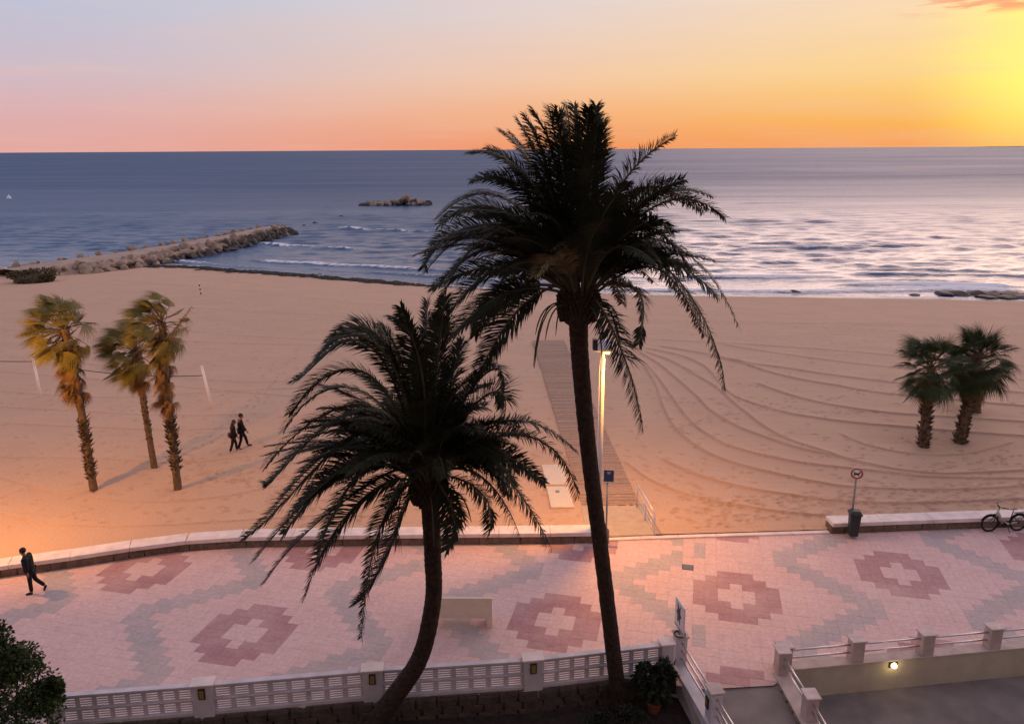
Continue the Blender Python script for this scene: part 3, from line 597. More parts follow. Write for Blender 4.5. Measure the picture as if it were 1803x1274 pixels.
m_ = MB(); m_.prism([(7.14, 18.97), (7.28, 14.6), (7.74, 14.6), (7.62, 18.97)], .0, .05); m_.build('ledge', M_pinkw, sw, bevel=.006)
M_sidest = mat('side_stone', (.30, .24, .19), .9, .35, 6, .7, 25, c2=(.17, .13, .10)); SBL = [block_mesh('stone_block', M_sidest, 40+s, .08) for s in range(4)]
for k in range(11):
    y = 18.8-k*.39
    for j, z in enumerate((-.12, -.36, -.6)): link('stone_block', random.choice(SBL), sw, (7.17+(18.98-y)*.032, y+(.12 if j % 2 else 0), z), (0, 0, math.pi/2), (.37*random.uniform(.85, 1), .12, .22))
for x, y in (S0, S1, S2): pillar(sw, x+.05, y, .05, .72, .30, .36, 0.03, M_pinkw, M_pcap)
rails(sw, (S0[0]+.05, S0[1]), (S1[0]+.05, S1[1]), (.34, .58)); rails(sw, (S1[0]+.05, S1[1]), (S2[0]+.05, S2[1]), (.34, .58))
# lit bulkhead lamp on the cream wall
wlp = G(1573, 1170, -.1); yw = 19.02+(wlp.x-7.3)*.1336
wlt = thing('wall_light', 'small lit lamp glowing on the cream courtyard wall', 'lamp', (wlp.x, yw, -.1), rz)
m_ = MB(); m_.box((0, -.02, 0), (.24, .04, .16)); m_.build('back_plate', M_dark, wlt)
m_ = MB(); m_.lathe([(.0, .0), (.085, .0), (.08, .04), (.055, .075), (0, .085)], 16, (0, -.04, 0), mtx=Matrix.Rotation(math.pi/2, 4, 'X')); m_.build('bulb_glass', mat('lit_glass', (1, .9, .6), .4, emit=((1, .80, .38), 5.0)), wlt, smooth=True)
light('wall_light_glow', wlt, (0, -.22, -.02), 3, (1, .72, .35), .06)
# ================================================================== DATE PALMS IN THE GARDEN
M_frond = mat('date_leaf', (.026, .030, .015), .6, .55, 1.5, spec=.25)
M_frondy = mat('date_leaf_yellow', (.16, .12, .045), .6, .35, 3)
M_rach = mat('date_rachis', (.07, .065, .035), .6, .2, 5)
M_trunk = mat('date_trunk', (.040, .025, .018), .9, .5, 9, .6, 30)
WIND = Vector((-1, .1, 0))
def bez(P, n):
    out = []
    for i in range(n):
        t = i/(n-1); q = [Vector(p) for p in P]
        while len(q) > 1: q = [a.lerp(b, t) for a, b in zip(q[:-1], q[1:])]
        out.append(q[0])
    return out
def frond(P, parent, rd, leaf=.46, m=None, n_leaf=135, wind=.22, name='frond'):
    pts = bez(P, 22); mb = MB(); N = len(pts); Lr = sum((a-b).length for a, b in zip(pts[:-1], pts[1:]))
    mb.tube(pts, [.034*(1-i/(N-1))**.8+.005 for i in range(N)], 5, mi=1)
    T0 = (pts[1]-pts[0]).normalized(); hz = Vector((pts[-1].x-pts[0].x, pts[-1].y-pts[0].y, 0))
    if hz.length < .2: hz = Vector((rd.uniform(-1, 1), rd.uniform(-1, 1), 0))
    side = Vector((-hz.y, hz.x, 0)).normalized(); roll = rd.gauss(0, .35)
    for i in range(n_leaf):
        t = .2+.8*(i+.5)/n_leaf; f = t*(N-1); k = min(int(f), N-2); p = pts[k].lerp(pts[k+1], f-k); T = (pts[k+1]-pts[k]).normalized()
        s0 = (side-T*side.dot(T)).normalized(); nn = s0.cross(T); 
        if nn.z < 0 and abs(T.z) < .9: nn = -nn
        sv = s0*math.cos(roll)+nn*math.sin(roll); nv = nn*math.cos(roll)-s0*math.sin(roll)
        prof = min(1, .45+(t-.2)*3.6) if t < .36 else (1 if t < .6 else 1-.62*(t-.6)/.4)
        for sg in (-1, 1):
            al = R(64-26*t+rd.gauss(0, 8)); ln = leaf*prof*rd.uniform(.85, 1.1)
            dv = (T*math.cos(al)+sv*sg*math.sin(al)+nv*rd.uniform(-.05, .35)+WIND*wind).normalized()
            wv = dv.cross(nv+sv*sg*.3).normalized()*.0150*rd.uniform(.8, 1.3)
            mid = p+dv*ln*.5; tip = mid+(dv+Vector((0, 0, -.32))+WIND*wind*.6).normalized()*ln*.5
            mb.add([p-wv*.5, p+wv*.5, mid+wv, mid-wv, tip], [(0, 1, 2, 3), (3, 2, 4)], 0)
    return mb.build(name, [m or M_frond, M_rach], parent)
def date_trunk(path, rads, parent, boss):
    """ringed, scarred stem with a ball of old leaf bases under the crown"""
    pts = []
    for a, b in zip(path[:-1], path[1:]): pass
    P = [Vector(p) for p in path]; n = 150; cr = []
    for i in range(n):
        t = i/(n-1)*(len(P)-1); k = min(int(t), len(P)-2); f = t-k; p0 = P[max(k-1, 0)]; p1 = P[k]; p2 = P[k+1]; p3 = P[min(k+2, len(P)-1)]
        cr.append(.5*((2*p1)+(-p0+p2)*f+(2*p0-5*p1+4*p2-p3)*f*f+(-p0+3*p1-3*p2+p3)*f**3))
    rr = [np.interp(i/(n-1), np.linspace(0, 1, len(rads)), rads) for i in range(n)]
    m = 28; vs = []; side = Vector((1, 0, 0))
    for i, p in enumerate(cr):
        t = (cr[min(i+1, n-1)]-cr[max(i-1, 0)]).normalized(); side = (side-t*side.dot(t)).normalized(); up = t.cross(side)
        for j in range(m):
            a = 2*math.pi*j/m; sc = ((i*.24+(j/m)*5) % 1); sc2 = ((i*.24-(j/m)*5) % 1)
            r = rr[i]*(1+.075*max(sc, sc2)+.03*random.uniform(-1, 1)); vs.append(p+side*math.cos(a)*r+up*math.sin(a)*r)
    mb = MB(); mb.add(vs, [(i*m+j, i*m+(j+1) % m, (i+1)*m+(j+1) % m, (i+1)*m+j) for i in range(n-1) for j in range(m)]+[tuple((n-1)*m+j for j in range(m))])
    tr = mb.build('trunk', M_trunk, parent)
    c, r, h = boss; mb = MB()
    mb.lathe([(r*.45, -h*.62), (r*.7, -h*.5), (r*.93, -h*.25), (r, 0), (r*.95, h*.25), (r*.75, h*.55), (r*.4, h*.8)], 22, c)
    for k in range(150):
        z = -.45+1.2*(k/150); a = k*2.39996; q = r*math.sqrt(max(.12, 1-(z*.8)**2)); o = Vector(c)+Vector((math.cos(a)*q, math.sin(a)*q, z*h*.8))
        dv = Vector((math.cos(a)*.55, math.sin(a)*.55, .9)).normalized(); mb.tube([o-dv*.05, o+dv*random.uniform(.08, .2)], [.06, .025], 5)
    mb.build('leaf_base_ball', M_trunk, parent); return tr
def date_palm(label, path, rads, boss, O, explicit, nrand, seed, rng, wind):
    rd = random.Random(seed); base = Vector(path[0]); root = thing('date_palm', label, 'palm tree', base, group='tall date palms in the garden')
    sub = lambda p: Vector(p)-base
    date_trunk([sub(p) for p in path], rads, root, (sub(boss[0]), boss[1], boss[2]))
    crown = bpy.data.objects.new('crown', None); col.objects.link(crown); crown.parent = root
    O = Vector(O)
    def start(dirv): h = Vector((dirv.x, dirv.y, 0)); h = h.normalized() if h.length > .01 else Vector((1, 0, 0)); return O+h*rd.uniform(.08, .3)+Vector((0, 0, rd.uniform(-.25, .3)))
    for px, dy in explicit:
        Yt = O.y+dy; n = len(px); P = [at(x, y, O.y+dy*(i+1)/n) for i, (x, y) in enumerate(px)]
        s = start(P[0]-O)
        # the listed points lie on the frond: turn the middle ones into control points
        if n == 2: c = (P[0]-.25*s-.25*P[1])*2; ctrl = [s, c, P[1]]
        else:
            a, b, e = P; ctrl = [s, *[(18*a-9*b+2*e-5*s)/6, (-9*a+18*b-5*e+2*s)/6], e]
        frond([sub(p) for p in ctrl], crown, rd, .62*rd.uniform(.9, 1.1), wind=wind)
    for k in range(nrand):
        a = 2*math.pi*(k*.618034+rd.uniform(-.04, .04)); e0 = R(rng[0]+(rng[1]-rng[0])*((k+.5)/nrand)+rd.gauss(0, 6)); Ln = rd.uniform(3.0, 3.7)
        h = Vector((math.cos(a), math.sin(a), 0)); up = Vector((0, 0, 1))
        if h.y < -.25 and e0 < R(56) and abs(h.x) < .9: h = Vector((h.x, -h.y, 0))       # the near side under the crown is bare
        d0 = h*math.cos(e0)+up*math.sin(e0); drop = R(rd.uniform(55, 95)); d1 = h*math.cos(e0-drop)+up*math.sin(e0-drop)
        s = start(d0); c = s+d0*Ln*.52+WIND*.15; t = c+d1*Ln*.5+WIND*rd.uniform(.2, .75)*wind*3
        frond([sub(s), sub(c), sub(t)], crown, rd, .54*rd.uniform(.9, 1.1), m=(M_frondy if rd.random() < .015 else None), wind=wind)
    for k in range(10):     # dry stalks hanging under the crown
        a = rd.uniform(0, 6.28); h = Vector((math.cos(a), math.sin(a), 0)); s = O+h*.3+Vector((0, 0, -.3)); mb = MB()
        mb.tube([sub(p) for p in bez([s, s+h*.6+Vector((0, 0, .2)), s+h*.75+Vector((0, 0, -rd.uniform(.6, 1.6)))], 8)], [.018]*7+[.008], 5); mb.build('dry_stalk', M_rach, crown)
    return root
Yr = 18.3
EXR = [([(972, 330), (925, 205)], .2), ([(995, 320), (978, 190)], -.7), ([(1002, 315), (985, 200)], .9), ([(1015, 320), (1012, 188)], .6), ([(1028, 320), (1036, 192)], -.5), ([(965, 345), (900, 235)], .9), ([(1040, 335), (1052, 225)], -.6), ([(950, 345), (862, 262)], .2), ([(960, 335), (884, 232)], .6), ([(985, 320), (940, 196)], -.4), ([(990, 320), (966, 188)], .5), ([(1008, 320), (998, 186)], -.3), ([(1035, 320), (1050, 186)], .3), ([(1045, 330), (1062, 215)], .6), ([(1020, 330), (1022, 205)], 0), ([(975, 350), (912, 212)], -.5),
       ([(1085, 340), (1188, 241)], .3), ([(1100, 385), (1202, 318)], -.5), ([(1130, 362), (1253, 346)], .6), ([(1150, 365), (1276, 382)], -.2), ([(1090, 430), (1200, 440), (1300, 574)], .4), ([(1110, 440), (1215, 520), (1277, 682)], -.5),
       ([(1060, 545), (1100, 630), (1132, 755)], -1.2), ([(1090, 500), (1128, 520), (1125, 606)], -1.6), ([(940, 325), (830, 268)], -.4), ([(930, 340), (833, 318)], .7), ([(890, 350), (770, 384)], .3), ([(890, 375), (775, 395)], -.7), ([(870, 410), (750, 478)], -.3), ([(885, 430), (765, 512)], .6),
       ([(930, 530), (880, 590), (830, 680)], -.8), ([(900, 470), (820, 515), (760, 600)], .5), ([(1120, 400), (1180, 410)], -1.5), ([(1130, 470), (1190, 500), (1240, 590)], .9), ([(1080, 440), (1180, 460), (1262, 520)], -.9),
       ([(930, 400), (830, 440), (772, 560)], -1.2), ([(920, 510), (850, 540), (795, 590)], -1.5), ([(905, 400), (800, 410), (748, 470)], 1.2), ([(1090, 360), (1160, 330), (1240, 372)], 1.3), ([(1085, 400), (1150, 400), (1215, 470)], -1.4)]
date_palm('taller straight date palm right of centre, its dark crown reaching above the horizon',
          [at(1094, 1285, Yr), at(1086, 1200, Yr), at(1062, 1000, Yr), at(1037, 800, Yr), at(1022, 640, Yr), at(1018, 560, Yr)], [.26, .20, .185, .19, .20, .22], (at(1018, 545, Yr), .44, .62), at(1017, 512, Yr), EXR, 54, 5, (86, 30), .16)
Yl = 17.45
EXL = [([(650, 752), (540, 840), (432, 945)], -.4), ([(650, 715), (545, 745), (466, 824)], .4), ([(650, 660), (565, 668), (512, 728)], -.2), ([(660, 615), (580, 618), (520, 668)], .6), ([(680, 610), (580, 602)], -.5), ([(715, 660), (670, 572)], .3), ([(735, 660), (706, 541)], -.3), ([(750, 660), (752, 530)], .4), ([(770, 650), (784, 524)], -.5), ([(790, 690), (815, 600)], .5),
       ([(820, 700), (870, 650), (888, 690)], .4), ([(830, 720), (880, 690), (886, 740)], -.6), ([(850, 760), (930, 742), (1014, 792)], .3), ([(850, 775), (950, 775), (1018, 872)], -.4), ([(830, 810), (900, 850), (972, 968)], -.7), ([(815, 825), (870, 860), (915, 942)], .5), ([(800, 840), (850, 870), (862, 935)], -.9), ([(785, 870), (800, 910), (786, 968)], -1.2),
       ([(680, 850), (600, 920), (538, 1050)], -.9), ([(690, 830), (570, 910), (466, 1026)], -.5), ([(700, 870), (660, 960), (636, 1122)], -1.3), ([(650, 800), (560, 860), (500, 940)], .6), ([(715, 890), (680, 980), (626, 1060)], -1.0), ([(640, 720), (530, 790), (470, 850)], -1.0), ([(640, 690), (550, 700), (500, 760)], 1.0), ([(650, 770), (560, 810), (478, 900)], 1.0), ([(690, 640), (620, 590), (560, 630)], -1.2), ([(660, 790), (540, 880), (450, 985)], -1.3),
       ([(700, 780), (620, 850), (560, 985)], -1.6), ([(740, 640), (690, 560)], -1.3), ([(770, 640), (775, 560)], 1.2), ([(700, 640), (640, 585)], 1.1)]
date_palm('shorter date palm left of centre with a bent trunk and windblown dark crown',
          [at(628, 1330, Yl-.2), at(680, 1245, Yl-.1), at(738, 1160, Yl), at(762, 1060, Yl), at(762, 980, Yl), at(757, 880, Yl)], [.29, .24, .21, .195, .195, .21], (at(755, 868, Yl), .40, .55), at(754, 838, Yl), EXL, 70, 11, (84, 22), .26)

# ================================================================== FAN PALMS ON THE SAND
M_fan = mat('fan_leaf', (.17, .145, .030), .55, .3, 2.5)
M_fan2 = mat('fan_leaf_dark', (.050, .072, .024), .6, .4, 2.5)
M_dead = mat('fan_leaf_dead', (.22, .125, .045), .8, .35, 5)
M_ftr = mat('fan_trunk', (.20, .135, .08), .9, .4, 7, .7, 25, c2=(.09, .06, .038))
M_stub = mat('leaf_stub', (.085, .058, .035), .9, .4, 9, .4, 30)
def fan_leaf(parent, O, d, rd, pet=.75, rad=.8, m=None, wind=0.0, droop=.35, name='leaf'):
    mb = MB(); d = d.normalized(); hub = O+d*pet+Vector((0, 0, -.08*pet))+WIND*wind*.15
    mb.tube([O, O.lerp(hub, .5)+Vector((0, 0, .04)), hub], [.022, .016, .012], 5, mi=1)
    ax = (d+WIND*wind*.9+Vector((0, 0, -.15))).normalized(); sd_ = ax.cross(Vector((0, 0, 1)))
    sd_ = sd_.normalized() if sd_.length > .05 else Vector((0, 1, 0)); sd_ = (sd_+Vector((rd.gauss(0, .25), rd.gauss(0, .25), rd.gauss(0, .5)))); sd_ = (sd_-ax*sd_.dot(ax)).normalized(); nn = sd_.cross(ax)
    ns = 32; spread = R(105-45*min(1, wind))
    for i in range(ns):
        a = spread*(2*(i+.5)/ns-1); dv = ax*math.cos(a)+sd_*math.sin(a); ln = rad*(1-.25*abs(a)/1.9)*rd.uniform(.88, 1.08); w = nn.cross(dv).normalized()
        f1 = (dv+WIND*wind*.25).normalized(); p1 = hub+f1*ln*.45; f2 = (dv+WIND*wind*.9+Vector((0, 0, -droop))).normalized(); p2 = p1+f2*ln*.3; f3 = (dv+WIND*wind*1.6+Vector((0, 0, -droop*2.4))).normalized(); p3 = p2+f3*ln*.3
        w1 = w*ln*.45*math.tan(spread/ns)*.85; fold = nn*w1.length*.35
        mb.add([hub, p1-w1+fold, p1-fold, p1+w1+fold, p2-w1*.6, p2+w1*.6, p3], [(0, 2, 1), (0, 3, 2), (1, 2, 4), (2, 5, 4), (2, 3, 5), (4, 5, 6)], 0)
    return mb.build(name, [m or M_fan, M_ftr], parent)
def fan_palm(label, px, Y0, rads, stubs, nleaf, ndead, seed, wind, group, m, rad=.85, skirt=(.1, 1.0)):
    rd = random.Random(seed); P = [at(x, y, Y0) for x, y in px]; base = P[0].copy(); base.z = .0; root = thing('fan_palm', label, 'palm tree', base, group=group)
    P = [p-base for p in P]; P[0] = Vector((0, 0, -.25)) if len(P) else P[0]
    n = 60; cr = []
    for i in range(n):
        t = i/(n-1)*(len(P)-1); k = min(int(t), len(P)-2); cr.append(P[k].lerp(P[k+1], t-k))
    cr = [sum((cr[min(max(i+j, 0), n-1)] for j in range(-4, 5)), Vector())/9 for i in range(n)]
    rr = [np.interp(i/(n-1), np.linspace(0, 1, len(rads)), rads) for i in range(n)]
    mb = MB(); mb.tube(cr, rr, 14, rough=.05); mb.build('trunk', M_ftr, root)
    mb = MB()
    for (a0, a1, dens, sl) in stubs:
        Lh = (a1-a0)*cr[-1].length
        for k in range(int(dens*Lh)):
            f = a0+(a1-a0)*rd.random(); i = min(int(f*(n-1)), n-2); p = cr[i].lerp(cr[i+1], f*(n-1)-i); a = rd.uniform(0, 6.283); h = Vector((math.cos(a), math.sin(a), 0)); o = p+h*rr[i]*.85; s_ = sl*rd.uniform(.5, 1.3)
            e = o+h*s_*.8+Vector((0, 0, s_*rd.uniform(.1, .9))); w = Vector((-h.y, h.x, 0))*.05
            mb.add([o-w, o+w, e+w*.6, e-w*.6, o+Vector((0, 0, -.07))], [(0, 1, 2, 3), (0, 4, 1), (4, 3, 2), (0, 3, 4), (1, 4, 2)])
    tag(mb.build('leaf_stubs', M_stub, root), kind='stuff')
    crown = bpy.data.objects.new('crown', None); col.objects.link(crown); crown.parent = root
    top = cr[-1]
    for k in range(nleaf):
        a = 2.39996*k+rd.gauss(0, .2); e = R(86-150*(k+.5)/nleaf+rd.gauss(0, 7)); dv = Vector((math.cos(a)*math.cos(e), math.sin(a)*math.cos(e), math.sin(e)))+WIND*wind*.30
        fan_leaf(crown, top+Vector((0, 0, rd.uniform(-.25, .15))), dv, rd, rd.uniform(.6, .95)*rad/.85, rad*rd.uniform(.85, 1.1), m, wind*rd.uniform(.6, 1.2), rd.uniform(.2, .5))
    for k in range(ndead):
        a = rd.uniform(0, 6.283); e = R(rd.uniform(-85, -35)); dv = Vector((math.cos(a)*math.cos(e), math.sin(a)*math.cos(e), math.sin(e)))+WIND*wind*.25; dz = rd.uniform(*skirt)
        q = cr[max(0, int((n-1)*(1-dz/max(.5, cr[-1].length))))]
        live = rd.random() < .35 and dz < .6*skirt[1]
        fan_leaf(crown, q, dv, rd, .35, .62*rad/.85, m if live else M_dead, wind*.55, .9, 'leaf' if live else 'dead_leaf')
    return root
gl = 'windblown fan palms on the left sand'; gr_ = 'bushy fan palms on the right sand'
fan_palm('leftmost of the three windblown fan palms on the sand, gold tinged crown', [(165, 862), (150, 765), (136, 680), (112, 572)], 31.36, [.165, .15, .145, .145, .17], [(.10, .45, 85, .19), (.5, .92, 45, .10)], 60, 54, 21, .75, gl, M_fan, .98, (.1, 2.5))
fan_palm('middle windblown fan palm on the sand, set farthest back with a narrow trunk', [(272, 822), (259, 745), (247, 672), (240, 614)], 33.84, [.15, .13, .13, .15, .17], [(.22, .62, 40, .10), (.6, .95, 60, .13)], 56, 34, 22, .8, gl, M_fan, .98, (.1, 1.5))
fan_palm('rightmost and tallest of the three windblown fan palms, shaggy trunk collar', [(313, 860), (303, 765), (294, 690), (285, 560)], 31.42, [.17, .155, .15, .15, .15], [(.14, .46, 95, .21), (.55, .95, 40, .13)], 46, 54, 23, .85, gl, M_fan, .90, (.3, 2.8))
fan_palm('left palm of the bushy trio on the right sand, shaggy lower trunk', [(1627, 782), (1631, 720), (1636, 680), (1640, 645)], 36.27, [.26, .20, .19, .19], [(.02, .5, 130, .22)], 50, 20, 24, .22, gr_, M_fan2, 1.03, (.2, 1.5))
fan_palm('fullest palm of the bushy trio on the right sand, leaning right', [(1691, 774), (1702, 715), (1712, 675), (1722, 632)], 36.78, [.28, .20, .18, .18], [(.02, .45, 130, .22)], 60, 18, 25, .10, gr_, M_fan2, 1.08, (.2, 1.5))
fan_palm('small palm half hidden behind the fullest of the trio on the right sand', [(1719, 725), (1717, 690), (1716, 655)], 41.03, [.28, .26, .24], [(.05, .6, 40, .12)], 20, 12, 26, .1, gr_, M_fan2, 1.0)
# dry flower stalk of the tallest windblown palm
dry = MB(); s = at(290, 600, 31.3)
for k in range(9):
    e = at(335-k*5+random.uniform(-4, 4), 540+k*9, 31.3+random.uniform(-.3, .3)); c = at(312, 570+k*5, 31.3); dry.tube(bez([s, c, e], 7), .010, 4)
    for j in range(10):
        p = s.lerp(e, random.uniform(.5, 1)); dry.tube([p, p+Vector((random.uniform(-.1, .1), random.uniform(-.1, .1), -random.uniform(.05, .25)))], .008, 3)
tall = [o for o in col.objects if o.get('label', '').startswith('rightmost and tallest')][0]
o = dry.build('flower_stalk', M_dead, tall); o.matrix_parent_inverse = Matrix.Translation(-tall.location)

# ================================================================== BUSHES AND POT PLANTS
def leaf_cloud(mb, blobs, n, size, rd, mi=0):
    for _ in range(n):
        c, r = rd.choice(blobs); v = Vector((rd.gauss(0, 1), rd.gauss(0, 1), rd.gauss(0, 1))).normalized()*rd.uniform(.55, 1.05); p = Vector(c)+Vector((v.x*r[0], v.y*r[1], v.z*r[2]))
        d = (v+Vector((rd.gauss(0, .6), rd.gauss(0, .6), rd.gauss(0, .6)))).normalized(); w = d.cross(Vector((rd.gauss(0, 1), rd.gauss(0, 1), rd.gauss(0, 1)))).normalized(); s_ = size*rd.uniform(.6, 1.3)
        mb.add([p, p+d*s_*.5+w*s_*.3, p+d*s_, p+d*s_*.5-w*s_*.3], [(0, 1, 2, 3)], mi)
M_bush = mat('bush_leaf', (.045, .075, .022), .5, .5, 3); M_bark = mat('bark', (.06, .045, .035), .9, .3, 10)
rd = random.Random(3); bush = thing('garden_bush', 'dense leafy green bush at the lower left corner in front of the fence', 'bush', (-12.0, 15.9, GARDEN_Z))
blobs = [((-.7, .1, 4.2), (.6, .5, .45)), ((-.2, .2, 3.7), (.55, .5, .5)), ((.45, .2, 3.1), (.5, .5, .45)), ((-.5, .1, 3.0), (.9, .8, .85)), ((.35, .2, 2.5), (.8, .7, .7)), ((-.9, 0, 2.1), (1.0, .9, .9)), ((.5, .0, 1.7), (.85, .8, .8)), ((-.2, -.3, 1.5), (1.0, .9, .8)), ((.9, .1, 2.2), (.45, .4, .35)), ((-1.3, .2, 3.2), (.7, .7, .8)), ((-.6, .1, 3.8), (.5, .5, .45)), ((.25, .1, 3.15), (.4, .4, .35)), ((1.15, .2, 2.45), (.22, .2, .2)), ((-.15, .2, 3.5), (.3, .3, .3)), ((0, 0, .8), (.8, .7, .6))]
mb = MB(); leaf_cloud(mb, blobs, 20000, .10, rd); tag(mb.build('foliage', M_bush, bush), kind='stuff')
for k in range(7):
    mb = MB(); c, r = blobs[k]; mb.tube(bez([(0, 0, 0), (c[0]*.3, c[1]*.3, 1.2), c], 8), [.06-.006*i for i in range(8)], 6); mb.build('branch', M_bark, bush)
def potted(label, loc, blobs, n, size, pot=True, m=M_bush, white=0):
    t = thing('potted_plant' if pot else 'garden_plant', label, 'plant', loc); mb = MB()
    if pot:
        mb.lathe([(.13, 0), (.16, .05), (.20, .30), (.225, .30), (.225, .36), (.19, .36), (.18, .30)], 18); mb.build('pot', mat('terracotta', (.22, .075, .045), .8, .2, 10), t, smooth=False); mb = MB()
    leaf_cloud(mb, blobs, n, size, rd); mb.build('foliage', m, t)
    mb = MB()
    for k in range(6):
        c, r = blobs[k % len(blobs)]; mb.tube([(0, 0, .2), (c[0]*.5, c[1]*.5, c[2]*.6), c], [.02, .015, .01], 5)
    mb.build('stem', M_bark, t)
    if white:
        mb = MB(); leaf_cloud(mb, blobs, white, .035, rd); tag(mb.build('flowers', mat('white_flower', (.5, .48, .46), .7), t), kind='stuff')
M_dk = mat('dark_leaf', (.016, .024, .012), .6, .4, 4)
potted('large dark leafed plant in a terracotta pot in the garden corner', (3.75, 18.2, GARDEN_Z), [((0, 0, .75), (.42, .38, .35)), ((-.3, 0, 1.15), (.3, .25, .22)), ((.25, .05, 1.2), (.26, .25, .2)), ((0, .1, 1.0), (.45, .35, .3))], 700, .19, m=M_dk)
potted('small dark shrub with pale flowers left of the tall palm foot', (2.05, 17.35, GARDEN_Z), [((0, 0, .3), (.42, .32, .35)), ((.2, 0, .5), (.2, .2, .2))], 600, .09, False, M_dk, 26)
potted('small dark shrub with pale flowers right of the tall palm foot', (3.05, 17.4, GARDEN_Z), [((0, 0, .3), (.45, .35, .35)), ((-.2, .1, .55), (.25, .2, .2))], 700, .09, False, M_dk, 22)
# low shrub on the sand by the groyne
M_dune = mat('dune_shrub', (.12, .095, .05), .9, .4, 2); sc = G(60, 490, 0)
ds = thing('dune_shrub', 'low dark shrub mound on the sand at the foot of the groyne', 'shrub', (sc.x, sc.y, -.1))
mb = MB(); leaf_cloud(mb, [((-1.2, 0, .5), (1.7, 1.3, .5)), ((.7, .2, .55), (1.9, 1.4, .6)), ((.2, -1.3, .1), (1.6, 1.2, .3)), ((1.7, -.5, .2), (.8, .8, .3))], 4000, .26, rd); tag(mb.build('foliage', M_dune, ds), kind='stuff')
mb = MB(); mb.lathe([(2.0, 0), (1.7, .35), (.9, .6), (.2, .65)], 14); mb.build('root_mound', M_dune, ds)
# ================================================================== GROYNE, ISLET, SHORE ROCKS
M_rock = mat('boulder', (.46, .34, .25), .9, .3, .9, .6, 4, c2=(.24, .175, .13)); M_rockd = mat('wet_boulder', (.07, .055, .045), .6, .3, 1, .5, 4)
def rock_mesh(seed, m):
    rd = random.Random(seed); bm = bmesh.new(); bmesh.ops.create_icosphere(bm, subdivisions=2, radius=1)
    pl = [(Vector((rd.gauss(0, 1), rd.gauss(0, 1), rd.gauss(0, 1))).normalized(), rd.uniform(.45, .8)) for _ in range(11)]
    for v in bm.verts:
        for n, dd in pl:
            k = v.co.dot(n)
            if k > dd: v.co -= n*(k-dd)
        v.co *= rd.uniform(.96, 1.04)
    me = bpy.data.meshes.new('boulder'); bm.to_mesh(me); bm.free(); me.materials.append(m); return me
RK = [rock_mesh(s, M_rock) for s in range(8)]; RKD = [rock_mesh(s+50, M_rockd) for s in range(5)]
rd = random.Random(8)
def boulder(parent, p, s, dark=False, flat=.75, name='boulder'):
    r0 = .4 if flat > .6 else .08
    return link(name, rd.choice(RKD if dark else RK), parent, p, (rd.uniform(-r0, r0), rd.uniform(-r0, r0), rd.uniform(0, 6)), (s*rd.uniform(.8, 1.35), s*rd.uniform(.8, 1.2), s*rd.uniform(.6, 1)*flat/.75))
gro = thing('groyne', 'long boulder groyne with a sandy path on top reaching into the sea', 'groyne')
CL = resample([(-61, 97), (-58.5, 103), (-54.5, 112), (-50.5, 124), (-47.4, 138), (-46.0, 148), (-45.4, 153)], 1.5); hw = lambda i: 3.1-1.2*i/len(CL)
X = []; Y = []; Z = []
for i, c in enumerate(CL):
    a = CL[max(i-1, 0)]; b = CL[min(i+1, len(CL)-1)]; t = (b-a).normalized(); n = Vector((t.y, -t.x, 0)); w = hw(i); hgt = .1 if i < 5 else .15
    row = [(-w-2.4, SEA_Z-.6), (-w-.9, -.6), (-w, hgt-.12), (-w*.5, hgt), (0, hgt+.03), (w*.5, hgt), (w, hgt-.12), (w+.9, -.7), (w+2.4, SEA_Z-.6)]
    X.append([c.x+n.x*o for o, z in row]); Y.append([c.y+n.y*o for o, z in row]); Z.append([z+rd.uniform(-.06, .06) for o, z in row])
grid_mesh('path_core', np.array(X), np.array(Y), np.array(Z), mat('groyne_path', (.40, .30, .235), .95, .15, .6, .3, 6), gro, kind=None)
for i, c in enumerate(CL):
    a = CL[max(i-1, 0)]; b = CL[min(i+1, len(CL)-1)]; t = (b-a).normalized(); n = Vector((t.y, -t.x, 0)); w = hw(i); far_ = i/len(CL)
    q = c+n*(w+.35+rd.uniform(-.4, .3))+t*rd.uniform(-.5, .5); boulder(gro, (q.x, q.y, -.05 if i > 4 else -.1), rd.choice((.45, .55, .7, .85, 1.1)))
    if i > 3:
        q = c+n*(w+1.5+rd.uniform(-.3, .3))+t*rd.uniform(-.6, .6); boulder(gro, (q.x, q.y, -.55), rd.uniform(.8, 1.3), far_ > .55)
        q = c+n*(w+2.5+rd.uniform(-.3, .3))+t*rd.uniform(-.6, .6); boulder(gro, (q.x, q.y, -1.15), rd.uniform(.7, 1.1), True if far_ > .3 else False)
    if i % 2 == 0: q = c-n*(w+.4); boulder(gro, (q.x, q.y, .15), rd.uniform(.35, .7))
    q = c-n*(w+1.5); boulder(gro, (q.x, q.y, -.8), rd.uniform(.7, 1.1), rd.random() < .5)
for k in range(16):
    q = CL[-1]+Vector((rd.uniform(-2.5, 2.8), rd.uniform(-1.5, 3), 0)); boulder(gro, (q.x, q.y, -1.0+rd.uniform(0, .6)), rd.uniform(.6, 1.0), True)
isl = thing('rock_islet', 'small rocky islet standing off the end of the groyne', 'islet', (-33, 231, SEA_Z))
for k in range(130):
    x = rd.uniform(-9.6, 9.6); hgt = 1.9*math.exp(-((x-2.5)/4.8)**2)+.7*math.exp(-((x+6)/2.5)**2)+.1; boulder(isl, (x, rd.uniform(-2, 2), rd.uniform(0, 1)*hgt), rd.uniform(.6, 1.15), hgt < .6 or rd.random() < .25)
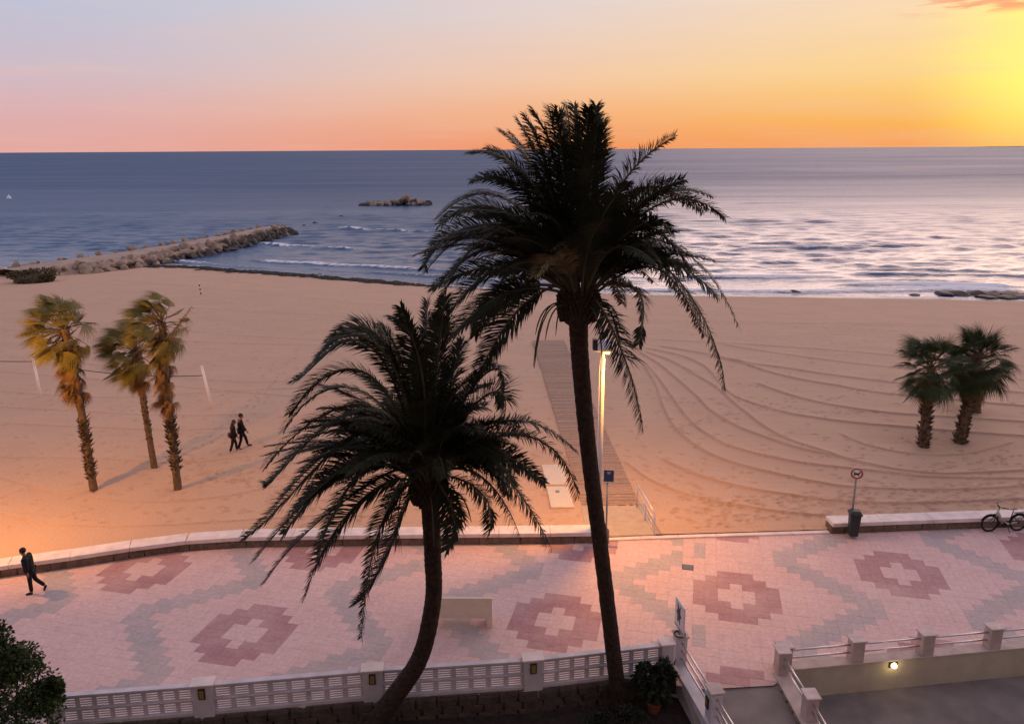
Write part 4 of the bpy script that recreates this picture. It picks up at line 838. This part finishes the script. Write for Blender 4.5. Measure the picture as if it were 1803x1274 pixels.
for k, (px, py, s) in enumerate([(536, 397, .5), (553, 393, .6), (602, 381, .5)]):
    g = G(px, py, SEA_Z); tag(boulder(None, (g.x, g.y, SEA_Z-.15), s*1.6, True, .5, 'reef_rock'), ['dark reef rock nearest the groyne tip, awash', 'dark reef rock second out from the groyne tip, awash', 'small dark reef rock closest to the islet'][k], 'rock', 'reef rocks awash off the groyne')
for k, (px, py, s, f) in enumerate([(1397, 513, .9, .5), (1608, 518, .7, .4), (1660, 516, 1.2, .45), (1690, 517, 1.4, .45), (1722, 517, 1.5, .5), (1752, 518, 1.6, .5), (1785, 519, 1.7, .5), (1815, 520, 1.6, .5), (1740, 523, 1.3, .35), (1775, 524, 1.5, .35), (1806, 524, 1.5, .4)]):
    g = G(px, py, SEA_Z+.1); lab = ['lone small dark rock at the waterline, leftmost on the right shore', 'tiny dark rock at the waterline left of the dark rock shelf'][k] if k < 2 else ('flat dark rock in the right waterline shelf, %s from the left' % ['first', 'second', 'third', 'fourth', 'fifth', 'sixth'][k-2] if k < 8 else 'low dark rock on the beach side of the right shelf, %s of three' % ['left', 'middle', 'right'][k-8])
    tag(boulder(None, (g.x, g.y, SEA_Z+.05), s, True, f*.5, 'shore_rock'), lab, 'rock', 'dark rocks on the right waterline')
# band of seaweed thrown up along the water's edge
wd = MB(); wp = resample([(-50, 107.6), (-44, 107), (-36, 103.2), (-29, 100.2), (-20, 95.6), (-10.7, 91), (-4, 88.6)], .16)
for p in wp:
    f = min(1, max(.25, (p.x+52)/5))*(1 if p.x < -14 else max(.15, 1-(p.x+14)/9))
    for k in range(2):
        q = p+Vector((rd.gauss(0, .3), rd.gauss(0, .75*f), 0)); z = SEA_Z+.06+.055*max(0, np.interp(q.x, WATERLINE[:, 0], WATERLINE[:, 1])-q.y); s_ = rd.uniform(.15, .5)*f
        wd.add([(q.x-s_*1.6, q.y-s_*.5, z), (q.x+s_*1.6, q.y-s_*.6, z), (q.x+s_*1.4, q.y+s_*.6, z), (q.x-s_*1.5, q.y+s_*.5, z), (q.x, q.y, z+.22*s_+.04)], [(0, 1, 4), (1, 2, 4), (2, 3, 4), (3, 0, 4)])
tag(wd.build('seaweed_bank', mat('seaweed', (.030, .022, .018), .7, .4, 1)), 'dark band of seaweed washed up along the left waterline', 'seaweed', kind='stuff')
bo = thing('buoy', 'small white buoy floating far out at the left edge', 'buoy', G(16, 350, SEA_Z)); mb = MB(); mb.lathe([(.1, -.4), (.65, -.3), (.8, .2), (.6, .7), (.2, 1.0), (.08, 1.5)], 14); mb.build('float', mat('buoy_white', (.8, .8, .8), .5), bo, smooth=True); mb = MB(); mb.tube([(0, 0, 1.4), (0, 0, 1.9)], .05, 6); mb.build('mast', M_dark, bo)

# ================================================================== STREET LAMPS
M_post = mat('lamp_post_paint', (.68, .62, .58), .5, .06, 3); M_dome = mat('lamp_dome', (.72, .72, .74), .45, .04, 5)
M_glow = mat('lamp_glow', (1, .7, .3), .4, emit=((1, .62, .2), 5.0))
def street_lamp(label, x, y, power, aim):
    t = thing('street_lamp', label, 'street lamp', (x, y, 0), group='promenade street lamps')
    mb = MB(); mb.lathe([(.17, 0), (.17, .03), (.12, .06), (.105, 1.2), (.10, 3), (.085, 7.18)], 18); mb.build('post', M_post, t, smooth=True)
    mb = MB(); mb.box((.02, 0, 7.2), (.62, .20, .05)); mb.build('head_plate', M_post, t)
    mb = MB(); mb.lathe([(.27, 7.225), (.285, 7.3), (.25, 7.46), (.16, 7.58), (.03, 7.62)], 24, (.09, 0, 0)); mb.build('dome', M_dome, t, smooth=True)
    mb = MB(); mb.box((-.26, .05, 7.42), (.16, .26, .38)); mb.build('control_box', M_dark, t, bevel=.01)
    mb = MB(); mb.lathe([(.0, 7.14), (.10, 7.14), (.12, 7.174), (0, 7.174)], 16, (.16, -.19, 0)); mb.build('lamp_glass', M_glow, t)
    light('lamp_light', t, (.16, .20, 7.10), power, (1, .41, .055), .07, R(150), aim)
    light('lamp_spill', t, (.16, -.24, 7.08), 16, (1, .52, .13), .07)
    return t
street_lamp('lit street lamp standing behind the tall palm trunk by the boardwalk', 3.16, 26.9, 2100, (-.05, .22, -1))
street_lamp('lit street lamp just beyond the left edge by the curving wall', -20.6, 24.0, 3400, (.22, 1.15, -.85))

# ================================================================== SIGNS, BIN, RAIL, BENCH
M_pole = mat('galvanised_pole', (.26, .27, .29), .5, .15, 10, metal=.4); M_blue = mat('sign_blue', (.03, .055, .13), .5, .1, 5); M_swhite = mat('sign_white', (.75, .75, .75), .5, .04, 8); M_red = mat('sign_red', (.42, .025, .03), .5, .1, 8); M_black = mat('sign_black', (.012, .012, .014), .5)
s1 = thing('information_sign', 'small blue information board on a slim grey pole by the boardwalk', 'sign', (3.42, 26.60, 0), R(-6))
mb = MB(); mb.lathe([(.11, 0), (.11, .5), (.06, .56)], 14); mb.build('base', mat('sign_base', (.2, .16, .14), .8), s1)
mb = MB(); mb.tube([(0, 0, 0), (0, 0, 2.45)], .034, 10); mb.build('pole', M_pole, s1, smooth=True)
mb = MB(); mb.box((.04, -.03, 2.64), (.36, .03, .46)); pn = mb.build('panel', M_blue, s1, bevel=.006)
mb = MB(); mb.box((.04, -.048, 2.41), (.34, .006, .035)); mb.build('bottom_strip', M_swhite, pn)
mb = MB(); mb.prism([(-.07, .0), (.07, .0), (.055, -.07), (0, -.10), (-.055, -.07)][::-1], 0, .006, mtx=Matrix.Translation((.04, -.046, 2.81)) @ Matrix.Rotation(math.pi/2, 4, 'X')); mb.build('emblem', mat('sign_grey', (.35, .37, .42), .5), pn)
s2 = thing('no_dogs_sign', 'round red ringed no dogs sign on a grey pole above the litter bin', 'sign', (12.58, 27.02, 0), R(-18))
mb = MB(); mb.tube([(0, 0, 0), (0, 0, 2.5)], .035, 10); mb.build('pole', M_pole, s2, smooth=True)
mx_ = Matrix.Translation((0, -.045, 2.5)) @ Matrix.Rotation(math.pi/2, 4, 'X')
mb = MB(); mb.lathe([(0, -.01), (.215, -.01), (.215, .01), (0, .01)], 36, mtx=mx_); dk = mb.build('disc', M_swhite, s2)
mb = MB(); mb.torus((0, -.056, 2.5), .185, .028, Matrix.Rotation(math.pi/2, 4, 'X') @ Matrix.Diagonal((1, 1, .35, 1)), 36, 6); mb.build('red_ring', M_red, dk, smooth=True)
dog = [(-.12, .03), (-.105, .075), (-.075, .05), (-.06, .02), (.05, .02), (.085, .06), (.10, .10), (.12, .075), (.125, .06), (.12, .04), (.085, .0), (.075, -.04), (.10, -.09), (.075, -.10), (.045, -.045), (-.035, -.045), (-.06, -.06), (-.075, -.10), (-.105, -.10), (-.09, -.05), (-.085, .01)]
mb = MB(); mb.prism(dog, .0, .006, mtx=Matrix.Translation((0, -.056, 2.5)) @ Matrix.Rotation(math.pi/2, 4, 'X')); mb.build('dog_symbol', M_black, dk)
bn = thing('litter_bin', 'dark grey plastic litter bin standing against the right beach wall', 'bin', (12.60, 26.82, 0), R(-8))
M_bin = mat('bin_plastic', (.035, .040, .045), .5, .2, 10); mb = MB()
mb.add([(-.15, -.15, .12), (.15, -.15, .12), (.15, .15, .12), (-.15, .15, .12), (-.19, -.19, .98), (.19, -.19, .98), (.19, .19, .98), (-.19, .19, .98)], [(3, 2, 1, 0), (0, 1, 5, 4), (1, 2, 6, 5), (2, 3, 7, 6), (3, 0, 4, 7), (4, 5, 6, 7)]); mb.build('body', M_bin, bn, bevel=.03)
mb = MB(); mb.box((0, 0, 1.0), (.44, .44, .05)); mb.add([(-.21, -.21, 1.03), (.21, -.21, 1.03), (.21, .21, 1.03), (-.21, .21, 1.03), (-.13, -.12, 1.12), (.15, -.12, 1.12), (.15, .14, 1.12), (-.13, .14, 1.12)], [(0, 1, 5, 4), (1, 2, 6, 5), (2, 3, 7, 6), (3, 0, 4, 7), (4, 5, 6, 7)]); mb.build('lid', M_bin, bn, bevel=.01)
mb = MB(); mb.box((0, -.235, 1.0), (.26, .03, .035)); mb.build('handle', M_bin, bn)
mb = MB(); mb.tube([(0, 0, 0), (0, 0, .14)], .05, 8); mb.build('stand', M_pole, bn)
rl = thing('handrail', 'steel handrail with three posts beside the concrete pad', 'handrail', (0, 0, 0)); a = Vector((5.26, 26.98, 0)); b = Vector((4.98, 29.35, .1)); b2 = b
for k in range(3):
    p = a.lerp(b, k/2); mb = MB(); mb.tube([(p.x, p.y, p.z), (p.x, p.y, p.z+.96)], .024, 8); mb.build('post', M_steel, rl, smooth=True)
for z in (.96, .70, .46, .22):
    mb = MB(); mb.tube([(a.x, a.y, a.z+z), (b.x, b.y, b.z+z)], .026 if z > .9 else .013, 8); mb.build('rail', M_steel, rl, smooth=True)
be = thing('bench', 'cream concrete bench with solid back standing alone on the promenade', 'bench', (-1.62, 21.32, 0), R(-1))
M_bench = mat('bench_concrete', (.80, .68, .55), .7, .06, 4, .15, 50); Lh = .98
arch = [(-Lh, .0), (-Lh, 1.0), (Lh, 1.0), (Lh, .0), (Lh-.17, .0)]+[(Lh-.17-.10*(1-math.cos(a_)), .22+.10*math.sin(a_)) for a_ in np.linspace(0, math.pi/2, 5)]+[(-Lh+.27-.10*math.sin(a_), .32-.10*(1-math.cos(a_))) for a_ in np.linspace(0, math.pi/2, 5)]+[(-Lh+.17, .0)]
mb = MB(); mb.prism(arch[::-1], 0, .09, mtx=Matrix.Rotation(math.pi/2, 4, 'X')); mb.build('backrest', M_bench, be)
mb = MB(); mb.box((0, .25, .41), (1.96, .48, .10)); mb.build('seat', M_bench, be, bevel=.02)
for s in (-1, 1): mb = MB(); mb.box((s*(Lh-.09), .25, .18), (.16, .44, .36)); mb.build('leg', M_bench, be, bevel=.01)
mh = G(1211, 998, 0); dc = thing('drain_cover', 'dark metal drain cover set in the promenade paving', 'drain cover', (mh.x, mh.y, .003), -TH)
mb = MB(); mb.box((0, 0, 0), (.38, .36, .012)); mb.build('frame', M_dark, dc)
for k in range(6): mb = MB(); mb.box((0, -.14+.056*k, .009), (.32, .03, .008)); mb.build('bar', M_pole, dc)
# board on the corner pillar
bd = thing('pillar_board', 'white board with a dark emblem standing on the corner pillar', 'sign', (4.66, 19.12, 1.04), math.atan2(.66, -.105)-math.pi/2)
mb = MB(); mb.box((0, .33, .45), (.035, .68, .86)); pb = mb.build('panel', M_swhite, bd, bevel=.006)
cross = [(-.10, -.30), (.02, -.16), (.10, -.30), (.10, -.06), (.18, .02), (.10, .10), (.12, .30), (-.02, .16), (-.10, .30), (-.08, .06), (-.18, -.02), (-.08, -.10)]
mb = MB(); mb.prism([(x*1.0, y) for x, y in cross], 0, .006, mtx=Matrix.Translation((-.0185, .36, .50)) @ Matrix(((0, 0, -1, 0), (1, 0, 0, 0), (0, 1, 0, 0), (0, 0, 0, 1)))); mb.build('emblem', mat('emblem_dark', (.012, .022, .03), .5), pb)
mb = MB(); mb.box((-.0195, .33, .085), (.008, .62, .025)); mb.build('strip', M_black, pb)
rg = thing('iron_ring', 'dark round iron ring lying on top of the corner pillar', 'ring', (4.58, 19.26, 1.06)); mb = MB(); mb.torus((0, 0, 0), .155, .017, n=28, k=6); mb.build('hoop', M_dark, rg, smooth=True); mb = MB(); mb.tube([(0, 0, -.01), (0, .155, .0)], .012, 6); mb.build('spoke', M_dark, rg)

# ================================================================== VOLLEYBALL POSTS AND LINES
M_vp = mat('post_white', (.88, .80, .74), .5, .05, 5); M_rope = mat('dark_rope', (.03, .03, .045), .8)
def vpost(label, px0, px1):
    b = G(*px0, .08); t = at(*px1, b.y); r = thing('volleyball_post', label, 'post', b, group='volleyball posts'); mb = MB(); mb.tube([(0, 0, -.2), tuple(t-b)], .075, 10); mb.build('pole', M_vp, r, smooth=True)
    mb = MB(); p = (t-b); mb.tube([tuple(p*.985), tuple(p*1.01)], .086, 10); mb.build('cap', M_vp, r); return t
t1 = vpost('white volleyball post, leftmost, seen under the left palm crown', (72, 698), (58, 632)); t2 = vpost('white volleyball post close right of the left palm trunk', (123, 702), (112, 646)); t3 = vpost('white leaning volleyball post standing free near the walking couple', (374, 718), (355, 645))
def rope(label, a, b, sag):
    mb = MB(); mb.tube([a.lerp(b, i/20)-Vector((0, 0, sag*4*(i/20)*(1-i/20))) for i in range(21)], .022, 6); tag(mb.build('net_rope', M_rope), label, 'rope', 'volleyball ropes')
rope('dark rope strung between the two right volleyball posts', t2, Vector(at(356, 661, t3.y)), .22)
rope('dark rope leading left from the leftmost volleyball post', Vector(at(59, 636, t1.y)), Vector(at(-120, 628, t1.y)), .1)
sp0 = G(354, 518, .05); sp = thing('striped_pole', 'thin black and white striped marker pole on the upper beach', 'pole', sp0); sh_ = at(352, 497, sp0.y).z-sp0.z
for k in range(6):
    mb = MB(); z = sh_*k/6; mb.tube([(-.10*k/6, 0, z), (-.10*(k+1)/6, 0, z+sh_/6)], .065, 8); mb.build('band', M_swhite if k % 2 else M_black, sp)
# ================================================================== BICYCLE
def bicycle(label, loc, rz):
    t = thing('bicycle', label, 'bicycle', loc, rz); WR = .345; wb_ = 1.10; up = lambda x, z, y=0: Vector((x, y, z))
    M_ty = mat('tyre_rubber', (.012, .012, .012), .8); M_fr = mat('bike_frame_silver', (.50, .47, .47), .35, .05, 10, metal=.4); M_bk = mat('bike_black', (.014, .014, .015), .45)
    rot = Matrix.Rotation(math.pi/2, 4, 'X')
    for x in (0, wb_):
        w = bpy.data.objects.new('wheel', None); col.objects.link(w); w.parent = t; w.location = (x, 0, WR)
        mb = MB(); mb.torus((0, 0, 0), WR-.032, .033, rot, 40, 8); mb.build('tyre', M_ty, w, smooth=True)
        mb = MB(); mb.torus((0, 0, 0), WR-.062, .014, rot, 40, 6); mb.build('rim', M_bk, w, smooth=True)
        mb = MB(); mb.tube([(0, -.05, 0), (0, .05, 0)], .032, 10); mb.torus((0, .035, 0), .08, .006, rot, 24, 4); mb.build('hub', M_bk, w)
        mb = MB()
        for k in range(24):
            a = 2*math.pi*k/24; mb.tube([(.03*math.cos(a+.5), (-.03 if k % 2 else .03), .03*math.sin(a+.5)), ((WR-.06)*math.cos(a), 0, (WR-.06)*math.sin(a))], .0022, 3, cap=False)
        mb.build('spokes', M_fr, w)
        mb = MB(); n = 16; a0, a1 = (R(35), R(160)) if x == 0 else (R(15), R(150))
        mb.tube([(math.cos(a0+(a1-a0)*i/n)*(WR+.022), 0, math.sin(a0+(a1-a0)*i/n)*(WR+.022)) for i in range(n+1)], .022, 6); mb.build('mudguard', M_bk, w, smooth=True)
    hd0, hd1 = up(.19, .64), up(.265, .92)
    mb = MB(); mb.tube([hd0+Vector((-.005, 0, -.03)), hd1], [.042, .036], 12); mb.tube([up(.235, .80), up(.53, .30)], [.056, .06], 12); mb.tube([up(.53, .30), up(.78, .31)], [.05, .03], 10); mb.tube([up(.56, .30), up(1.08, .345)], .028, 8)
    mb.build('frame', M_fr, t, smooth=True)
    mb = MB(); mb.tube([up(.74, .31), up(.80, .62)], .022, 10)
    for s in (-1, 1): mb.tube([up(.80, .58, 0), up(.95, .55, s*.05), up(wb_, WR, s*.06)], .010, 6)
    mb.build('seat_tube', M_bk, t, smooth=True)
    fk = MB()
    for s in (-1, 1): fk.tube([hd0+Vector((0, s*.02, 0)), up(.11, .52, s*.062), up(0, WR, s*.055)], [.018, .017, .012], 8)
    fk.build('fork', M_bk, t, smooth=True)
    mb = MB(); mb.tube([hd1, up(.285, 1.0)], .018, 8); mb.tube([up(.22, 1.08, -.30), up(.33, 1.06, -.22), up(.25, 1.02, -.06), up(.25, 1.02, .06), up(.33, 1.06, .22), up(.44, 1.05, .32)], .014, 8); hb = mb.build('handlebar', M_bk, t, smooth=True)
    for s in (-1, 1): mb = MB(); mb.tube([up(.32, 1.06, s*.22), up(.43, 1.05, s*.32)], .02, 8); mb.build('grip', M_bk, hb)
    mb = MB(); mb.box((.225, 0, 1.05), (.03, .09, .06)); mb.build('display', M_bk, hb); mb = MB(); mb.tube([up(.12, .70), up(.16, .70)], [.04, .03], 10); mb.build('headlight', M_bk, t)
    mb = MB(); mb.tube([up(.80, .62), up(.845, .86)], .016, 8); mb.build('seat_post', M_bk, t)
    mb = MB(); o = []
    mb.add([(.70, -.02, .885), (.70, .02, .885), (.86, .05, .90), (.97, .075, .91), (.97, -.075, .91), (.86, -.05, .90), (.70, 0, .862), (.97, 0, .865)], [(0, 5, 2, 1), (5, 4, 3, 2), (0, 6, 7, 4, 5), (1, 2, 3, 7, 6), (3, 4, 7), (0, 1, 6)]); mb.build('saddle', M_bk, t, bevel=.012)
    mb = MB(); mb.tube([up(.55, .29, -.075), up(.55, .29, .075)], .085, 16); mb.build('motor', M_bk, t)
    for s in (-1, 1):
        mb = MB(); mb.tube([up(.55, .29, s*.08), up(.55+s*.06, .29-s*.155, s*.09)], .012, 6); mb.box((.55+s*.06, s*.13, .29-s*.155), (.09, .08, .02)); mb.build('crank', M_bk, t)
    mb = MB(); mb.tube([up(.66, .27, -.06), up(.70, .01, -.19)], .011, 6); mb.build('kickstand', M_bk, t)
    mb = MB(); mb.tube([up(.82, .70), up(.95, .745), up(1.40, .745)], .010, 6)
    for s in (-1, 1): mb.tube([up(.90, .745, s*.05), up(1.40, .745, s*.05)], .008, 6); mb.tube([up(1.25, .745, s*.05), up(wb_, WR, s*.06)], .007, 6)
    mb.build('rear_rack', M_bk, t)
    return t
bk = G(1741, 936, 0); bicycle('silver and black step through bicycle parked against the right beach wall', (bk.x, bk.y+.02, 0), R(3))

# ================================================================== PEOPLE
M_skin = mat('skin', (.30, .165, .115), .6, .08, 8)
def skin_mesh(name, verts, edges, radii, m, parent, root=0, sub=2):
    me = bpy.data.meshes.new(name); me.from_pydata([tuple(v) for v in verts], edges, []); me.update(); o = link(name, me, parent)
    sk = o.modifiers.new('skin', 'SKIN'); sk.use_smooth_shade = True; sk.branch_smoothing = .4
    for i, r in enumerate(radii):
        d_ = me.skin_vertices[0].data[i]; d_.radius = r if isinstance(r, tuple) else (r, r); d_.use_root = (i == root)
    if sub: s_ = o.modifiers.new('sub', 'SUBSURF'); s_.levels = sub; s_.render_levels = sub
    me.materials.append(m); return o
def person(label, loc, rz, h, J, jacket, trousers, shoes, hair, hairlong=False, extra=None, jhem=.80, bulk=1.0):
    """J: joints for a 1.75 m figure facing +Y: pelvis, chest, neck, head, (shoulder, elbow, wrist) x2, (hip, knee, ankle, toe) x2"""
    t = thing('person', label, 'person', loc, rz); t.scale = (h/1.75,)*3
    V = {k: Vector(v) for k, v in J.items()}
    names = ['pelvis', 'waist', 'chest', 'neck', 'chin', 'skull', 'shL', 'elL', 'wrL', 'shR', 'elR', 'wrR', 'hipL', 'knL', 'anL', 'toL', 'hipR', 'knR', 'anR', 'toR']
    idx = {n: i for i, n in enumerate(names)}; V['waist'] = V['pelvis'].lerp(V['chest'], .45); hd = (V['head']-V['neck']).normalized(); fw = V.get('face', Vector((0, 1, 0))).normalized(); fw = (fw-hd*fw.dot(hd)).normalized()
    V['chin'] = V['neck']+hd*.09+fw*.03; V['skull'] = V['head']+hd*.035
    E = [('pelvis', 'waist'), ('waist', 'chest'), ('chest', 'neck'), ('neck', 'chin'), ('chin', 'skull')]
    for s in 'LR': E += [('chest', 'sh'+s), ('sh'+s, 'el'+s), ('el'+s, 'wr'+s), ('pelvis', 'hip'+s), ('hip'+s, 'kn'+s), ('kn'+s, 'an'+s), ('an'+s, 'to'+s)]
    rad = dict(pelvis=(.14, .11), waist=(.13, .10), chest=(.16, .11), neck=.055, chin=.07, skull=.094)
    for s in 'LR': rad.update({'sh'+s: .062, 'el'+s: .044, 'wr'+s: .030, 'hip'+s: .088, 'kn'+s: .058, 'an'+s: .040, 'to'+s: .032})
    vs = [V[n] for n in names]; es = [(idx[a], idx[b]) for a, b in E]; rr = [rad[n] for n in names]
    # hands: palm and five bent fingers on each wrist
    for s in 'LR':
        w = V['wr'+s]; d_ = (w-V['el'+s]).normalized(); sd_ = d_.cross(Vector((1, 0, 0)) if abs(d_.x) < .8 else Vector((0, 1, 0))).normalized(); nn = d_.cross(sd_)
        o = len(vs); vs.append(w+d_*.055); rr.append((.032, .018)); es.append((idx['wr'+s], o))
        for k in range(4):
            b = len(vs); q = w+d_*.09+sd_*(-.028+.019*k); L_ = (.062, .072, .068, .052)[k]; vs += [q, q+d_*L_*.6+nn*.012, q+d_*L_+nn*.034]; rr += [.0095, .0085, .0075]; es += [(o, b), (b, b+1), (b+1, b+2)]
        b = len(vs); vs += [w+d_*.05-sd_*.042, w+d_*.085-sd_*.058+nn*.015]; rr += [.0105, .009]; es += [(o, b), (b, b+1)]
    skin_mesh('body', vs, es, rr, M_skin, t, 0, 1)
    # clothing shells
    def sub_(ns, edges, r, name, m, root=0): skin_mesh(name, [V[n] if isinstance(n, str) else n for n in ns], edges, r, m, t, root)
    b = bulk; hemv = V['pelvis'].lerp(V['chest'], -(.95-jhem)/.35); hemv.y = V['pelvis'].y
    sub_(['waist', hemv, 'chest', V['neck'].lerp(V['chest'], .10), 'shL', 'elL', V['elL'].lerp(V['wrL'], .93), 'shR', 'elR', V['elR'].lerp(V['wrR'], .93)], [(0, 1), (0, 2), (2, 3), (2, 4), (4, 5), (5, 6), (2, 7), (7, 8), (8, 9)],
         [(.175*b, .145*b), (.18*b, .15*b), (.19*b, .14*b), (.082, .082), .088*b, .066*b, .052, .088*b, .066*b, .052], 'jacket', jacket)
    for s in 'LR': pass
    sub_(['pelvis', 'hipL', 'knL', V['anL'].lerp(V['knL'], .06), 'hipR', 'knR', V['anR'].lerp(V['knR'], .06)], [(0, 1), (1, 2), (2, 3), (0, 4), (4, 5), (5, 6)], [(.155, .125), .105, .075, .066, .105, .075, .066], 'trousers', trousers)
    for s in 'LR':
        a = V['an'+s]; to = V['to'+s]; sub_([a+(a-to).normalized()*.04-Vector((0, 0, .01)), a.lerp(to, .5), to+(to-a).normalized()*.05], [(0, 1), (1, 2)], [.052, (.05, .045), (.042, .03)], 'shoe', shoes)
    sdv = fw.cross(hd); FR = Matrix((sdv, fw, hd)).transposed().to_4x4(); mb = MB()
    def ell(c, r, nose=False): mb.lathe([(r[0]*math.sin(math.pi*k/10), -r[2]*math.cos(math.pi*k/10)) for k in range(11)], 14, c, mtx=FR @ Matrix.Diagonal((1, r[1]/r[0], 1, 1)))
    ell(V['skull']+hd*.018-fw*.034, (.104, .112, .108))
    if hairlong: ell(V['neck']-fw*.06+hd*.08, (.10, .075, .16)); ell(V['neck']-fw*.085-hd*.07, (.085, .05, .16))
    mb.build('hair', hair, t, smooth=True)
    mb = MB(); ell(V['skull']+fw*.093-hd*.035, (.014, .022, .028)); mb.build('nose', M_skin, t, smooth=True)
    for s in (-1, 1): mb = MB(); ell(V['skull']+sdv*s*.088-hd*.025, (.012, .025, .035)); mb.build('ear', M_skin, t, smooth=True)
    if extra: extra(t, V)
    return t
M_coat = mat('black_coat', (.010, .010, .013), .8, .3, 8); M_trs = mat('black_trousers', (.009, .009, .011), .85, .3, 8); M_shoe = mat('dark_shoe', (.014, .012, .012), .6); M_lshoe = mat('pale_shoe', (.55, .42, .36), .6); M_hair = mat('dark_hair', (.022, .014, .010), .6); M_hairb = mat('brown_hair', (.07, .028, .016), .6); M_hairg = mat('grey_brown_hair', (.08, .055, .045), .6); M_navy = mat('navy_coat', (.012, .015, .028), .8, .3, 8)
def pose(lean, lk, rk, la, ra, neck_fwd=.03, face=(0, 1, 0), arm=(.1, -.1)):
    ch = Vector((0, .35*math.sin(lean), .95+.38*math.cos(lean))); nk = ch+Vector((0, .15*math.sin(lean)+neck_fwd*.5, .155)); hd = nk+Vector((0, neck_fwd, .125))
    J = dict(pelvis=(0, 0, .95), chest=ch, neck=nk, head=hd, face=face)
    for s, sx, (kx, ax), to, aa in (('L', -1, lk, la, arm[0]), ('R', 1, rk, ra, arm[1])):
        sh = ch+Vector((sx*.19, 0, .10)); J['sh'+s] = sh; el = sh+Vector((sx*.05, math.sin(aa)*.29, -.29*math.cos(aa))); J['el'+s] = el; J['wr'+s] = el+Vector((-sx*.01, math.sin(aa+.28)*.26, -.26*math.cos(aa+.28)))
        hp = Vector((sx*.095, 0, .90)); J['hip'+s] = hp; kn = hp+Vector((0, math.sin(kx)*.43, -.43*math.cos(kx))); J['kn'+s] = kn; an = kn+Vector((0, math.sin(ax)*.42, -.42*math.cos(ax))); J['an'+s] = an; J['to'+s] = an+Vector((sx*.02, .15*math.cos(to), .15*math.sin(to)-.03))
    mn = min(min(J['an'+s].z-.055, J['to'+s].z-.03) for s in 'LR')
    return {k: (Vector(v)-Vector((0, 0, mn)) if k != 'face' else v) for k, v in J.items()}
mn = G(60, 1043, 0)
person('man in a dark coat walking left along the promenade beside the curved wall', (mn.x, mn.y, 0), R(98), 1.62, pose(R(7), (R(3), R(1)), (R(-10), R(-46)), R(0), R(-60), .05, (0, 1, -.35), (R(-14), R(2))), M_coat, M_trs, M_shoe, M_hair, bulk=1.36, jhem=.72)
c2 = G(427, 789, .06)
person('man in black jacket walking right on the sand, farther of the couple', (c2.x, c2.y, .04), R(-62), 1.78, pose(R(4), (R(28), R(10)), (R(-6), R(-22)), R(5), R(-10), .03, (0, 1, 0), (R(-14), R(14))), M_coat, M_trs, M_shoe, M_hair)
def bag(t, V):
    mb = MB(); c = V['chest']+Vector((-.20, -.18, -.42)); mb.box(c, (.12, .20, .26), .2); mb.build('shoulder_bag', mat('tan_bag', (.22, .13, .09), .7), t, bevel=.03)
    mb = MB(); mb.tube([c+Vector((0, .02, .12)), V['shL']+Vector((0, -.08, .09)), V['shL']+Vector((.02, .06, .08)), c+Vector((0, .08, .12))], .012, 5); mb.build('bag_strap', mat('tan_bag', (.22, .13, .09)), t)
c1 = G(413, 795, .06)
person('long haired person in black with pale shoes walking on the sand, nearer of the couple', (c1.x, c1.y, .04), R(-62), 1.62, pose(R(7), (R(16), R(4)), (R(-12), R(-20)), R(0), R(-8), .04, (0, 1, -.1), (R(-8), R(8))), M_coat, M_trs, M_lshoe, M_hairb, True, bag, jhem=.72)
# freeze the grown figures into plain meshes
bpy.context.view_layer.update(); dg = bpy.context.evaluated_depsgraph_get()
for o in [o for o in col.objects if o.type == 'MESH' and any(m.type == 'SKIN' for m in o.modifiers)]:
    me = bpy.data.meshes.new_from_object(o.evaluated_get(dg)); me.name = o.name; o.modifiers.clear(); o.data = me
    me.polygons.foreach_set('use_smooth', [True]*len(me.polygons))

# ================================================================== THE APARTMENT BLOCK THE VIEW IS TAKEN FROM 
M_fac = mat('facade_render', (.42, .36, .32), .85, .06, .8, .15, 20); M_bal = mat('balcony_slab', (.50, .46, .43), .8, .05, 1); M_pane = mat('dark_window', (.03, .035, .045), .15, .1, 1, spec=.6)
apt = thing('apartment_block', 'cream rendered apartment block behind the viewpoint, overlooking the garden and palms', 'building', (0, -1.6, 0))
mb = MB(); mb.box((0, -7, 11.5), (84, 14, 25.8)); mb.build('wall', M_fac, apt)
mb = MB(); mb.box((0, -7, 24.6), (85, 15, .4)); mb.build('roof', M_bal, apt)
for f in range(7):
    for k in range(10):
        x = -36+8*k; z = 2.4+3.2*f
        mb = MB(); mb.box((x, .02, z), (2.6, .06, 2.1)); w_ = mb.build('window', M_bal, apt); mb = MB(); mb.box((x, .055, z), (2.4, .03, 1.9)); mb.build('pane', M_pane, w_)
